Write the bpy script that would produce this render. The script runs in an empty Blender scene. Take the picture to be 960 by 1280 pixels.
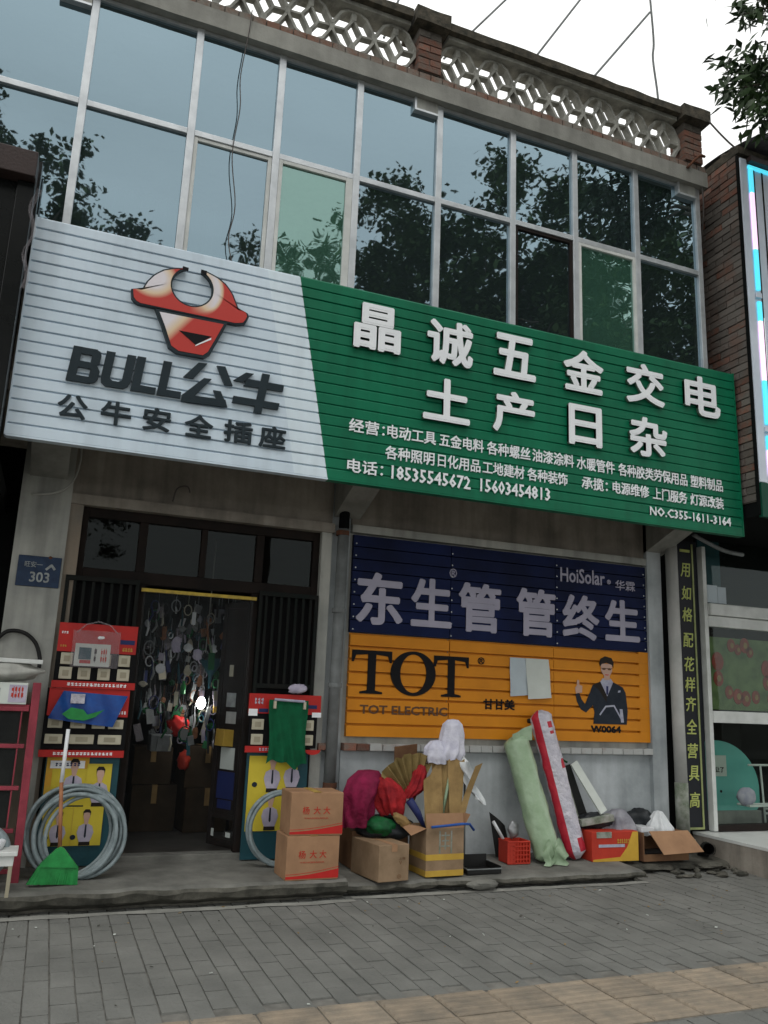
import bpy, math, random
from mathutils import Vector, Matrix, noise as mn
R_ = math.radians
rnd = random.Random(7)
sc = bpy.context.scene
col = sc.collection

# ------------------------------------------------------------------ camera
cam_d = bpy.data.cameras.new('camera')
cam_d.sensor_fit = 'HORIZONTAL'; cam_d.sensor_width = 36.0
cam_d.lens = 36.0 * 1025.07 / 960.0
cam_d.clip_start = 0.05; cam_d.clip_end = 2000
cam = bpy.data.objects.new('camera', cam_d); col.objects.link(cam)
yaw, pitch, roll = 0.3725496, 0.2212628, 0.0400041
f_ = Vector((math.sin(yaw)*math.cos(pitch), math.cos(yaw)*math.cos(pitch), math.sin(pitch)))
r0 = Vector((math.cos(yaw), -math.sin(yaw), 0)); u0 = r0.cross(f_)
rr = math.cos(roll)*r0 + math.sin(roll)*u0; uu = -math.sin(roll)*r0 + math.cos(roll)*u0
mt = Matrix((rr, uu, -f_)).transposed().to_4x4(); mt.translation = Vector((0, -7.0, 1.47))
cam.matrix_world = mt
sc.camera = cam

# ------------------------------------------------------------------ sky, sun, exposure
SUN_EL, SUN_AZ = R_(62), R_(200)
w = bpy.data.worlds.new('World'); sc.world = w; w.use_nodes = True
nt = w.node_tree; nt.nodes.clear()
def wn(t, **k):
    n = nt.nodes.new(t)
    for a, b in k.items(): setattr(n, a, b)
    return n
sky = wn('ShaderNodeTexSky', sky_type='NISHITA', sun_disc=False, sun_elevation=SUN_EL, sun_rotation=SUN_AZ)
tc = wn('ShaderNodeTexCoord'); mp = wn('ShaderNodeMapping'); mp.inputs['Scale'].default_value = (1.5, 1.5, 4)
no = wn('ShaderNodeTexNoise'); no.inputs['Scale'].default_value = 1.6; no.inputs['Detail'].default_value = 5
rp = wn('ShaderNodeValToRGB')
rp.color_ramp.elements[0].position = .3; rp.color_ramp.elements[0].color = (13.0, 13.1, 12.8, 1)
rp.color_ramp.elements[1].position = .7; rp.color_ramp.elements[1].color = (15.8, 15.8, 15.4, 1)
mx = wn('ShaderNodeMix', data_type='RGBA'); mx.inputs[0].default_value = .88
bg = wn('ShaderNodeBackground'); bg.inputs['Strength'].default_value = .1
ow = wn('ShaderNodeOutputWorld')
L = nt.links.new
L(tc.outputs['Generated'], mp.inputs[0]); L(mp.outputs[0], no.inputs['Vector']); L(no.outputs['Fac'], rp.inputs[0])
L(sky.outputs[0], mx.inputs['A']); L(rp.outputs[0], mx.inputs['B']); L(mx.outputs['Result'], bg.inputs[0]); L(bg.outputs[0], ow.inputs[0])
sd = bpy.data.lights.new('sun', 'SUN'); sd.energy = .6; sd.angle = R_(25); sd.color = (1, .97, .92)
sun = bpy.data.objects.new('sun', sd); col.objects.link(sun)
sdir = Vector((math.sin(SUN_AZ)*math.cos(SUN_EL), math.cos(SUN_AZ)*math.cos(SUN_EL), math.sin(SUN_EL)))
sun.rotation_euler = sdir.to_track_quat('Z', 'Y').to_euler()
sc.view_settings.view_transform = 'Standard'; sc.view_settings.look = 'None'
sc.view_settings.exposure = 0.0; sc.view_settings.gamma = 1.0; sc.view_settings.use_curve_mapping = False

# ------------------------------------------------------------------ materials
MATS = {}
def c4(c): return (c[0], c[1], c[2], 1)
def M(name, c1, c2=None, scale=4, rough=.8, metal=0., bump=.15, bscale=60, spec=.25, rand=0., streak=0., lo=.35, hi=.65,
      obj=False, alpha=1., coat=0., detail=6, wave=None, trans=0., wobble=0.):
    m = bpy.data.materials.new(name); m.use_nodes = True; MATS[name] = m
    t = m.node_tree; N = t.nodes; lk = t.links.new; b = N['Principled BSDF']
    if c2 is None: c2 = tuple(x*.82 for x in c1)
    if obj: src = N.new('ShaderNodeTexCoord').outputs['Object']
    else: src = N.new('ShaderNodeNewGeometry').outputs['Position']
    n1 = N.new('ShaderNodeTexNoise'); n1.inputs['Scale'].default_value = scale; n1.inputs['Detail'].default_value = detail
    n1.inputs['Roughness'].default_value = .6; lk(src, n1.inputs['Vector'])
    mr = N.new('ShaderNodeMapRange'); mr.inputs[1].default_value = lo; mr.inputs[2].default_value = hi; lk(n1.outputs['Fac'], mr.inputs[0])
    mix = N.new('ShaderNodeMix'); mix.data_type = 'RGBA'; mix.inputs['A'].default_value = c4(c1); mix.inputs['B'].default_value = c4(c2)
    lk(mr.outputs[0], mix.inputs[0]); out = mix.outputs['Result']
    if streak:
        ma = N.new('ShaderNodeMapping'); ma.inputs['Scale'].default_value = (7, 7, .7); lk(src, ma.inputs[0])
        n2 = N.new('ShaderNodeTexNoise'); n2.inputs['Scale'].default_value = 1.3; n2.inputs['Detail'].default_value = 7; lk(ma.outputs[0], n2.inputs['Vector'])
        m2 = N.new('ShaderNodeMapRange'); m2.inputs[1].default_value = .45; m2.inputs[2].default_value = .75
        m2.inputs[3].default_value = 1; m2.inputs[4].default_value = 1-streak; lk(n2.outputs['Fac'], m2.inputs[0])
        vm = N.new('ShaderNodeMix'); vm.data_type = 'RGBA'; vm.blend_type = 'MULTIPLY'; vm.inputs[0].default_value = 1
        lk(out, vm.inputs['A']); lk(m2.outputs[0], vm.inputs['B']); out = vm.outputs['Result']
    if rand:
        oi = N.new('ShaderNodeObjectInfo'); m3 = N.new('ShaderNodeMapRange'); m3.inputs[3].default_value = 1-rand; m3.inputs[4].default_value = 1+rand
        lk(oi.outputs['Random'], m3.inputs[0])
        vm = N.new('ShaderNodeMix'); vm.data_type = 'RGBA'; vm.blend_type = 'MULTIPLY'; vm.inputs[0].default_value = 1
        lk(out, vm.inputs['A']); lk(m3.outputs[0], vm.inputs['B']); out = vm.outputs['Result']
    lk(out, b.inputs['Base Color'])
    b.inputs['Roughness'].default_value = rough; b.inputs['Metallic'].default_value = metal
    b.inputs['Specular IOR Level'].default_value = spec; b.inputs['Coat Weight'].default_value = coat
    b.inputs['Alpha'].default_value = alpha; b.inputs['Transmission Weight'].default_value = trans
    if bump:
        nb = N.new('ShaderNodeTexNoise'); nb.inputs['Scale'].default_value = bscale; nb.inputs['Detail'].default_value = 4; lk(src, nb.inputs['Vector'])
        bp = N.new('ShaderNodeBump'); bp.inputs['Strength'].default_value = bump; bp.inputs['Distance'].default_value = .01 if not wobble else wobble
        lk(nb.outputs['Fac'], bp.inputs['Height']); lk(bp.outputs[0], b.inputs['Normal'])
    return m
def EM(name, c, s):
    m = bpy.data.materials.new(name); m.use_nodes = True; b = m.node_tree.nodes['Principled BSDF']
    b.inputs['Base Color'].default_value = c4(c); b.inputs['Emission Color'].default_value = c4(c); b.inputs['Emission Strength'].default_value = s
    MATS[name] = m; return m
def glass(name, tint, refl, fac, wob, gtint=None, add=.5, dm=.5):
    m = bpy.data.materials.new(name); m.use_nodes = True; t = m.node_tree; N = t.nodes; lk = t.links.new; N.clear()
    o = N.new('ShaderNodeOutputMaterial'); tr = N.new('ShaderNodeBsdfTransparent'); tr.inputs[0].default_value = c4(tint)
    df = N.new('ShaderNodeBsdfDiffuse'); df.inputs[0].default_value = c4(gtint or (.065, .085, .085))
    gl = N.new('ShaderNodeBsdfGlossy'); gl.inputs[0].default_value = c4(refl); gl.inputs['Roughness'].default_value = .015
    m0 = N.new('ShaderNodeMixShader'); m0.inputs[0].default_value = dm
    mx_ = N.new('ShaderNodeMixShader'); lw = N.new('ShaderNodeLayerWeight'); lw.inputs[0].default_value = .35
    mr = N.new('ShaderNodeMapRange'); mr.inputs[3].default_value = fac; mr.inputs[4].default_value = min(1, fac+add); lk(lw.outputs['Facing'], mr.inputs[0])
    nb = N.new('ShaderNodeTexNoise'); nb.inputs['Scale'].default_value = 2.2; lk(N.new('ShaderNodeNewGeometry').outputs['Position'], nb.inputs['Vector'])
    bp = N.new('ShaderNodeBump'); bp.inputs['Strength'].default_value = 1; bp.inputs['Distance'].default_value = wob; lk(nb.outputs['Fac'], bp.inputs['Height']); lk(bp.outputs[0], gl.inputs['Normal'])
    lk(df.outputs[0], m0.inputs[1]); lk(tr.outputs[0], m0.inputs[2])
    lk(mr.outputs[0], mx_.inputs[0]); lk(m0.outputs[0], mx_.inputs[1]); lk(gl.outputs[0], mx_.inputs[2]); lk(mx_.outputs[0], o.inputs[0])
    MATS[name] = m; return m

M('paver', (.205, .207, .192), (.125, .128, .119), scale=2.2, rough=.93, bump=.9, bscale=45, rand=.05, lo=.25, hi=.75, detail=10)
M('paver_bed', (.22, .215, .195), (.13, .127, .115), scale=8, rough=1, bump=.4)
M('tactile', (.32, .262, .195), (.20, .175, .14), scale=5, rough=.85, bump=.5, bscale=70, rand=.12)
M('asphalt', (.06, .06, .06), (.045, .045, .045), scale=10, bump=.5, bscale=120)
M('soil', (.09, .085, .07), (.05, .05, .04), scale=2)
M('step_conc', (.20, .20, .18), (.11, .11, .10), scale=3.2, rough=.92, bump=.6, bscale=40)
M('step_edge', (.13, .125, .105), (.045, .045, .038), scale=7, rough=.95, bump=.9, bscale=25)
M('plaster', (.48, .48, .44), (.31, .32, .30), scale=1.7, rough=.9, bump=.3, bscale=30, streak=.35)
M('plaster_pink', (.34, .28, .22), (.26, .235, .20), scale=3, rough=.9, bump=.3, bscale=30, streak=.25)
M('plaster_low', (.56, .60, .62), (.24, .27, .28), scale=1.5, rough=.9, bump=.4, bscale=18, streak=.16, lo=.30, hi=.72, detail=9)
M('conc_dark', (.38, .345, .295), (.21, .19, .165), scale=1.8, rough=.92, bump=.4, bscale=30, streak=.4)
M('conc_beam', (.33, .33, .30), (.22, .22, .20), scale=2.5, rough=.9, bump=.3, bscale=50, streak=.2)
M('lattice', (.40, .40, .36), (.22, .22, .20), scale=9, rough=.92, bump=.4, bscale=60)
M('cap', (.11, .095, .072), (.04, .04, .032), scale=12, rough=.95, bump=.8, bscale=50)
M('brick_red', (.21, .09, .062), (.15, .12, .10), scale=14, rough=.92, bump=.6, bscale=50, rand=.3)
M('brick_grey', (.15, .135, .12), (.17, .09, .065), scale=2.2, rough=.95, bump=.6, bscale=50, rand=.25, lo=.5, hi=.75)
M('mortar', (.17, .155, .135), (.10, .09, .08), scale=6, rough=.95, bump=.6)
M('sill_brick', (.42, .43, .42), (.30, .20, .17), scale=6, rough=.9, rand=.06, lo=.55, hi=.8)
M('alu', (.62, .65, .67), (.48, .51, .53), scale=6, rough=.38, metal=.55, bump=.05)
M('alu_white', (.66, .68, .66), (.52, .54, .52), scale=5, rough=.5, bump=.05)
M('sign_white', (.66, .77, .86), (.58, .69, .78), scale=1.5, rough=.36, spec=.5, streak=.14, bump=.04, coat=.1)
M('sign_pale', (.72, .83, .90), (.66, .76, .83), streak=.1, scale=1.5, rough=.42, bump=.04)
M('sign_green', (.003, .165, .08), (.003, .125, .062), scale=1.2, streak=.2, rough=.40, bump=.04)
M('letter_white', (.88, .91, .93), (.82, .85, .88), rough=.45, bump=0)
M('letter_edge', (.10, .16, .12), rough=.5, bump=0)
M('letter_dark', (.018, .03, .038), (.012, .022, .028), rough=.4, bump=0)
M('print_black', (.012, .012, .014), rough=.6, spec=.1, bump=0)
M('navy', (.008, .016, .07), (.005, .009, .035), scale=2, rough=.5, spec=.1, bump=.05)
M('orange', (.70, .26, .012), (.58, .21, .010), scale=2, rough=.55, bump=.05)
M('navy_letter', (.44, .42, .52), (.36, .35, .44), scale=3, rough=.6, bump=0)
M('brown_letter', (.13, .065, .035), rough=.6, bump=0)
M('paper', (.62, .66, .62), (.52, .56, .52), scale=3, rough=.8, bump=.1, bscale=20)
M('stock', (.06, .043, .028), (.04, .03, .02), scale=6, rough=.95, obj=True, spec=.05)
M('brick_worn', (.20, .11, .08), (.20, .185, .16), scale=5, rough=.95, bump=.8, bscale=40, lo=.42, hi=.6)
M('paper_blue', (.50, .58, .62), (.44, .50, .54), scale=3, rough=.8, bump=.1, bscale=20)
M('skin_print', (.58, .38, .30), rough=.7, bump=0)
M('suit_print', (.012, .018, .03), (.02, .028, .04), scale=12, rough=.7, bump=0)
M('shirt_print', (.45, .47, .55), (.33, .33, .45), scale=20, rough=.7, bump=0)
M('lavender_print', (.50, .46, .55), (.38, .35, .46), scale=14, rough=.7, bump=0)
M('hair_print', (.02, .015, .012), rough=.7, bump=0)
M('yellow_print', (.66, .53, .05), (.55, .44, .04), scale=3, rough=.6, bump=.05)
M('orange_print', (.62, .30, .03), (.60, .40, .05), scale=8, rough=.6, bump=.05)
M('plate_blue', (.03, .055, .11), (.02, .035, .07), scale=12, rough=.6, bump=.2)
M('plate_letter', (.42, .45, .45), (.28, .30, .30), scale=20, rough=.6, bump=0)
M('rust', (.16, .06, .03), (.09, .05, .035), scale=12, rough=.9, bump=.5)
M('pipe_grey', (.25, .27, .27), (.16, .17, .17), scale=5, rough=.6, bump=.15, streak=.3)
M('pipe_pale', (.50, .50, .48), (.38, .39, .37), scale=3, rough=.6, bump=.1, streak=.35)
M('moss', (.36, .37, .34), (.13, .16, .11), scale=9, rough=.9, bump=.4)
M('frame_brown', (.020, .014, .012), (.012, .010, .009), scale=5, rough=.75, spec=.15)
M('grille', (.008, .012, .011), (.013, .013, .012), scale=8, rough=.75, spec=.15)
M('yellow_bar', (.60, .42, .06), (.36, .26, .06), scale=25, rough=.6)
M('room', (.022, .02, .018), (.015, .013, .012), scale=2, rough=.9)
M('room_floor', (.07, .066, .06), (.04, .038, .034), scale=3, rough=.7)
M('board_black', (.007, .007, .008), rough=.75, bump=0, spec=.15)
M('red_print', (.50, .022, .018), (.40, .02, .018), scale=6, rough=.45, bump=0)
M('switch', (.52, .49, .38), (.44, .41, .31), scale=12, rough=.5, bump=0)
M('switch_in', (.36, .33, .24), rough=.5, bump=0)
M('teal_board', (.02, .085, .11), (.015, .06, .075), scale=4, rough=.5)
M('hose', (.25, .30, .315), (.15, .19, .20), scale=14, rough=.28, bump=.1, bscale=120, obj=True)
M('green_plastic', (.03, .30, .075), (.02, .20, .05), scale=14, rough=.45)
M('wood', (.34, .15, .07), (.24, .10, .05), scale=15, rough=.6)
M('white_plastic', (.72, .74, .76), (.6, .62, .64), scale=8, rough=.4)
M('cardboard', (.37, .215, .12), (.28, .16, .09), scale=5, rough=.85, detail=10, bump=.15, bscale=20, obj=True)
M('cardboard_dull', (.31, .215, .135), (.22, .15, .09), scale=6, rough=.85, bump=.15, bscale=20, obj=True)
M('cardboard_dark', (.21, .115, .06), (.15, .08, .045), scale=8, rough=.9)
M('kraft', (.33, .22, .09), (.24, .155, .065), scale=10, rough=.85, bump=.3, bscale=40)
M('olive_paper', (.27, .20, .08), (.19, .14, .055), scale=10, rough=.85, bump=.3, bscale=40)
M('tape', (.55, .36, .06), (.45, .28, .05), scale=6, rough=.3)
M('box_red', (.50, .045, .025), (.42, .035, .02), scale=5, rough=.6)
M('box_yellow', (.62, .38, .05), rough=.6)
M('red_cloth', (.40, .018, .022), (.20, .010, .016), scale=9, rough=.8, bump=1.0, bscale=16, wobble=.02)
M('magenta_cloth', (.25, .012, .06), (.16, .01, .04), scale=9, rough=.85, bump=1.0, bscale=16, wobble=.02)
M('green_cloth', (.003, .11, .045), (.002, .075, .03), scale=9, rough=.85, bump=.4, bscale=120)
M('green_bag', (.008, .12, .035), (.005, .06, .02), scale=9, rough=.6, bump=.4, bscale=30)
M('mop_white', (.66, .66, .74), (.50, .50, .60), scale=12, rough=.9, bump=.7, bscale=50)
M('white_film', (.74, .77, .78), (.6, .63, .65), scale=8, rough=.5, bump=.4, bscale=20)
M('roll_green', (.34, .46, .31), (.25, .36, .22), scale=7, rough=.35, spec=.5, bump=.8, bscale=11, wobble=.012, detail=9)
M('roll_white', (.62, .60, .66), (.42, .41, .48), scale=12, rough=.35, spec=.5, bump=1.0, bscale=25, wobble=.02, detail=9)
M('roll_red', (.40, .015, .035), (.50, .03, .05), scale=14, rough=.45, bump=.3)
M('pink_rack', (.30, .045, .065), (.20, .03, .045), scale=8, rough=.5)
M('rack_black', (.01, .011, .011), (.02, .022, .02), scale=3, rough=.7, spec=.15)
M('black_rubber', (.015, .015, .015), rough=.5)
M('grey_bag', (.30, .30, .33), (.17, .17, .20), scale=9, rough=.6, bump=.6, bscale=20)
M('dark_bag', (.03, .035, .04), (.012, .014, .016), scale=9, rough=.4, bump=.6, bscale=20)
M('blue_bag', (.02, .10, .38), (.02, .06, .25), scale=8, rough=.35, bump=.3, bscale=25)
M('pvc_bag', (.42, .38, .40), (.3, .28, .3), scale=9, rough=.3, alpha=.28)
M('navy_print', (.02, .03, .12), rough=.5, bump=0)
M('led_panel', (.70, .77, .86), (.58, .65, .74), scale=3, rough=.45, bump=.05)
M('dark_gloss', (.005, .006, .006), (.010, .011, .011), scale=2, rough=.25, spec=.25, bump=.1, bscale=2)
M('dark_brown', (.045, .03, .028), (.03, .022, .02), scale=4, rough=.4)
M('dark_green', (.003, .07, .04), (.003, .05, .03), scale=2, rough=.5)
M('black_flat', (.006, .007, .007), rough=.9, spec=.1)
M('couplet_black', (.012, .014, .02), rough=.5, bump=0)
M('couplet_gold', (.52, .56, .16), (.40, .46, .14), scale=20, rough=.5, bump=0)
M('couplet_border', (.34, .38, .16), (.26, .30, .13), scale=12, rough=.5, bump=0)
M('tile_white', (.66, .68, .66), (.55, .57, .55), scale=3, rough=.35)
M('teal_arch', (.14, .50, .45), (.12, .42, .38), scale=2, rough=.4, bump=0)
M('poster_green', (.15, .22, .08), (.06, .10, .035), scale=5, rough=.5)
M('poster_red', (.30, .04, .025), (.16, .04, .025), scale=12, rough=.5)
M('wire', (.10, .09, .085), rough=.6, bump=0)
M('wire_white', (.45, .45, .42), rough=.6, bump=0)
M('steel', (.35, .36, .37), rough=.4, metal=.6)
M('bark', (.12, .095, .07), (.06, .05, .04), scale=8, rough=.95, bump=1, bscale=20)
M('leaf', (.055, .095, .035), (.10, .15, .05), scale=1.5, rough=.6, bump=0)
M('leaf_dark', (.02, .045, .015), (.035, .07, .02), scale=3, rough=.5, bump=0)
M('tile_dark', (.06, .055, .055), (.03, .03, .03), scale=9, rough=.8, bump=.5)
EM('bulb', (1, .98, .95), 55)
EM('led_cyan', (.08, .62, .78), 1.05)
EM('led_pink', (.95, .66, .90), 1.0)
glass('glass_dark', (.30, .36, .38), (.64, .87, 1.0), .22, .0012, (.035, .05, .055))
glass('glass_green', (.30, .45, .38), (.62, .92, .86), .19, .0035, (.08, .20, .15))
glass('glass_shop', (.80, .86, .82), (.8, .9, .9), .02, .0006, (.03, .04, .035), .05, .96)
glass('glass_door', (.55, .58, .56), (.8, .9, .9), .012, .0006, (.01, .01, .01), .03, .8)
glass('film', (.94, .95, .96), (.8, .9, .95), .004, .02, (.3, .32, .34), .025, .99)
# printed red-and-cream gradient of the horned emblem
m = bpy.data.materials.new('emblem_print'); m.use_nodes = True; t = m.node_tree; N = t.nodes; lk = t.links.new; MATS['emblem_print'] = m
g = N.new('ShaderNodeNewGeometry'); sp = N.new('ShaderNodeSeparateXYZ'); lk(g.outputs['Position'], sp.inputs[0])
def mth(op, a, b_=None):
    n_ = N.new('ShaderNodeMath'); n_.operation = op
    for k_, v_ in enumerate((a, b_)):
        if v_ is None: continue
        if isinstance(v_, (int, float)): n_.inputs[k_].default_value = v_
        else: lk(v_, n_.inputs[k_])
    return n_.outputs[0]
def ramp(v_, a, b_):
    n_ = N.new('ShaderNodeMapRange'); lk(v_, n_.inputs[0]); n_.inputs[1].default_value = a; n_.inputs[2].default_value = b_; return n_.outputs[0]
X_, Z_ = sp.outputs['X'], sp.outputs['Z']
def dist(cx, cz, sx, sz): return mth('SQRT', mth('ADD', mth('POWER', mth('MULTIPLY', mth('SUBTRACT', X_, cx), sx), 2), mth('POWER', mth('MULTIPLY', mth('SUBTRACT', Z_, cz), sz), 2)))
f1 = ramp(dist(.37, 4.47, .9, 1.0), .17, .08)
rg = dist(.665, 4.455, 1, 1)
f2 = mth('MULTIPLY', mth('MULTIPLY', ramp(mth('ABSOLUTE', mth('SUBTRACT', rg, .185)), .06, .02), ramp(X_, .66, .84)), ramp(Z_, 4.24, 4.33))
f3 = mth('MULTIPLY', ramp(mth('ADD', mth('SUBTRACT', X_, .47), mth('MULTIPLY', mth('SUBTRACT', 4.21, Z_), .75)), .24, .10), ramp(Z_, 4.222, 4.218))
fac = mth('MAXIMUM', mth('MAXIMUM', f1, f2), f3)
rp = N.new('ShaderNodeValToRGB'); rp.color_ramp.elements[0].color = (.50, .035, .025, 1); rp.color_ramp.elements[1].color = (.74, .70, .74, 1)
e = rp.color_ramp.elements.new(.45); e.color = (.72, .55, .36, 1)
lk(fac, rp.inputs[0]); lk(rp.outputs[0], N['Principled BSDF'].inputs['Base Color']); N['Principled BSDF'].inputs['Roughness'].default_value = .4

# ------------------------------------------------------------------ mesh helpers
class MB:
    def __init__(s): s.v = []; s.f = []; s.mi = []
    def add(s, vs, fs, mi=0):
        o = len(s.v); s.v += [Vector(p) for p in vs]
        for k in fs: s.f.append([o+i for i in k]); s.mi.append(mi)
        return s
    def box(s, x0, x1, y0, y1, z0, z1, mi=0):
        return s.add([(x0, y0, z0), (x1, y0, z0), (x1, y1, z0), (x0, y1, z0), (x0, y0, z1), (x1, y0, z1), (x1, y1, z1), (x0, y1, z1)],
                     [(0, 3, 2, 1), (4, 5, 6, 7), (0, 1, 5, 4), (1, 2, 6, 5), (2, 3, 7, 6), (3, 0, 4, 7)], mi)
    def obox(s, c, size, rot, mi=0):        # centre, size, Matrix 3x3 or euler
        from mathutils import Euler
        m_ = rot if isinstance(rot, Matrix) else Euler(rot).to_matrix()
        o = len(s.v); h = Vector(size)*.5; b = MB().box(-h[0], h[0], -h[1], h[1], -h[2], h[2])
        return s.add([m_ @ p + Vector(c) for p in b.v], b.f, mi)
    def prism(s, poly, y0, y1, mi=0, side=None):         # polygon in the xz plane, from y0 (front) to y1 (back)
        ar = sum(poly[i][0]*poly[(i+1) % len(poly)][1]-poly[(i+1) % len(poly)][0]*poly[i][1] for i in range(len(poly)))
        if ar < 0: poly = poly[::-1]
        n = len(poly)
        s.add([(x, y0, z) for x, z in poly]+[(x, y1, z) for x, z in poly], [list(range(n)), list(range(2*n-1, n-1, -1))], mi)
        s.add([(x, y0, z) for x, z in poly]+[(x, y1, z) for x, z in poly], [(i, i+n, (i+1) % n+n, (i+1) % n) for i in range(n)], mi if side is None else side)
        return s
    def tube(s, pts, r, n=8, mi=0, close=False, cap=True):
        pts = [Vector(p) for p in pts]; N_ = len(pts); rs = r if isinstance(r, (list, tuple)) else [r]*N_
        vs = []; up = None
        for i, p in enumerate(pts):
            if close: d = pts[(i+1) % N_]-pts[i-1]
            else: d = pts[min(i+1, N_-1)]-pts[max(i-1, 0)]
            d.normalize()
            if up is None: up = d.orthogonal().normalized()
            up = (up - d*up.dot(d)).normalized(); q = d.cross(up)
            vs += [p+rs[i]*(math.cos(2*math.pi*k/n)*up+math.sin(2*math.pi*k/n)*q) for k in range(n)]
        fs = []
        for i in range(N_ if close else N_-1):
            a = i*n; b = ((i+1) % N_)*n
            fs += [(a+k, a+(k+1) % n, b+(k+1) % n, b+k) for k in range(n)]
        if cap and not close: fs += [list(range(n))[::-1], list(range((N_-1)*n, N_*n))]
        return s.add(vs, fs, mi)
    def grid(s, fn, nu, nv, mi=0):
        vs = [fn(i/nu, j/nv) for j in range(nv+1) for i in range(nu+1)]
        return s.add(vs, [(j*(nu+1)+i, j*(nu+1)+i+1, (j+1)*(nu+1)+i+1, (j+1)*(nu+1)+i) for j in range(nv) for i in range(nu)], mi)
    def ball(s, c, rx, ry, rz, amp=0., fr=2., nu=20, nv=12, seed=0, mi=0, folds=0.):
        c = Vector(c); vs = []
        for j in range(nv+1):
            th = math.pi*j/nv
            for i in range(nu):
                ph = 2*math.pi*i/nu; d = Vector((math.sin(th)*math.cos(ph), math.sin(th)*math.sin(ph), math.cos(th)))
                so = Vector((seed*3.7, seed, 0)); k = 1+amp*(.95*mn.noise(d*fr*.8+so)+.42*mn.noise(d*fr*2.3+so)-.30*abs(mn.noise(d*fr*4.1+so))) + folds*.55*math.sin(ph*9+seed+6*mn.noise(d*2+so))*math.sin(th)
                vs.append(c+Vector((d.x*rx*k, d.y*ry*k, d.z*rz*k)))
        return s.add(vs, [(j*nu+i, (j+1)*nu+i, (j+1)*nu+(i+1) % nu, j*nu+(i+1) % nu) for j in range(nv) for i in range(nu)], mi)
    def bar2(s, path, wd, y0, y1, mi=0):       # flat strip of constant width along a path in xz
        for (a, b) in zip(path[:-1], path[1:]):
            a = Vector((a[0], a[1])); b = Vector((b[0], b[1])); d = (b-a); ln = d.length
            if ln < 1e-6: continue
            d /= ln; q = Vector((-d.y, d.x))*wd/2; e = d*wd*.25
            s.prism([tuple(a-e+q), tuple(b+e+q), tuple(b+e-q), tuple(a-e-q)], y0+rnd.uniform(0, .0015), y1-rnd.uniform(0, .0015), mi)
        return s
    def lathe(s, c, prof, n=16, mi=0):
        vs = [(c[0]+r*math.cos(2*math.pi*k/n), c[1]+r*math.sin(2*math.pi*k/n), c[2]+z) for r, z in prof for k in range(n)]
        return s.add(vs, [(j*n+k, j*n+(k+1) % n, (j+1)*n+(k+1) % n, (j+1)*n+k) for j in range(len(prof)-1) for k in range(n)], mi)
    def rot(s, c, e):
        from mathutils import Euler
        m_ = Euler(e).to_matrix(); c = Vector(c); s.v = [m_ @ (p-c)+c for p in s.v]; return s

def wloc(o):
    p = Vector(o.location)
    while o.parent: o = o.parent; p += Vector(o.location)
    return p
def mk(name, mb, mats, parent=None, smooth=False, bevel=0, local=False):
    if isinstance(mats, str): mats = [mats]
    me = bpy.data.meshes.new(name); vs = mb.v
    if not vs: vs = [Vector((0, 0, 0))]
    if parent is not None:
        org = Vector((0, 0, 0)) if local else wloc(parent)
        base = Vector((0, 0, 0))
    else:
        org = Vector((0, 0, 0)); xs = [p.x for p in vs]; ys = [p.y for p in vs]; zs = [p.z for p in vs]
        base = Vector(((min(xs)+max(xs))/2, (min(ys)+max(ys))/2, min(zs)))
    me.from_pydata([tuple(p-org-base) for p in vs], [], mb.f); me.update()
    for k in mats: me.materials.append(MATS[k])
    if len(mats) > 1: me.polygons.foreach_set('material_index', mb.mi)
    if smooth: me.polygons.foreach_set('use_smooth', [True]*len(me.polygons))
    o = bpy.data.objects.new(name, me); col.objects.link(o)
    o.location = base
    if parent is not None: o.parent = parent
    if bevel:
        b = o.modifiers.new('bevel', 'BEVEL'); b.width = bevel; b.segments = 2; b.limit_method = 'ANGLE'
    return o
def tag(o, label=None, cat=None, group=None, kind=None):
    if label: o['label'] = label
    if cat: o['category'] = cat
    if group: o['group'] = group
    if kind: o['kind'] = kind
    return o
def thing(name, label, cat, loc=(0, 0, 0), group=None, rz=0):
    o = bpy.data.objects.new(name, None); col.objects.link(o); o.location = loc; o.rotation_euler = (0, 0, rz)
    o.empty_display_size = .1
    return tag(o, label, cat, group)
def one(name, mb, mats, label, cat, group=None, **k): return tag(mk(name, mb, mats, **k), label, cat, group)
def struct(name, mb, mats, **k): return tag(mk(name, mb, mats, **k), kind='structure')
def box_(x0, x1, y0, y1, z0, z1): return MB().box(x0, x1, y0, y1, z0, z1)
def inst(name, me, loc, parent, rot=(0, 0, 0), scl=(1, 1, 1)):
    o = bpy.data.objects.new(name, me); col.objects.link(o); o.parent = parent
    o.location = Vector(loc)-wloc(parent); o.rotation_euler = rot; o.scale = scl
    return o
def copy_tree(o, parent=None):
    c = o.copy(); col.objects.link(c); c.parent = parent
    for ch in [q for q in o.children]: copy_tree(ch, c)
    return c
tcu = bpy.data.curves.new('lettering', 'FONT'); tob = bpy.data.objects.new('lettering_source', tcu); col.objects.link(tob)
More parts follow.
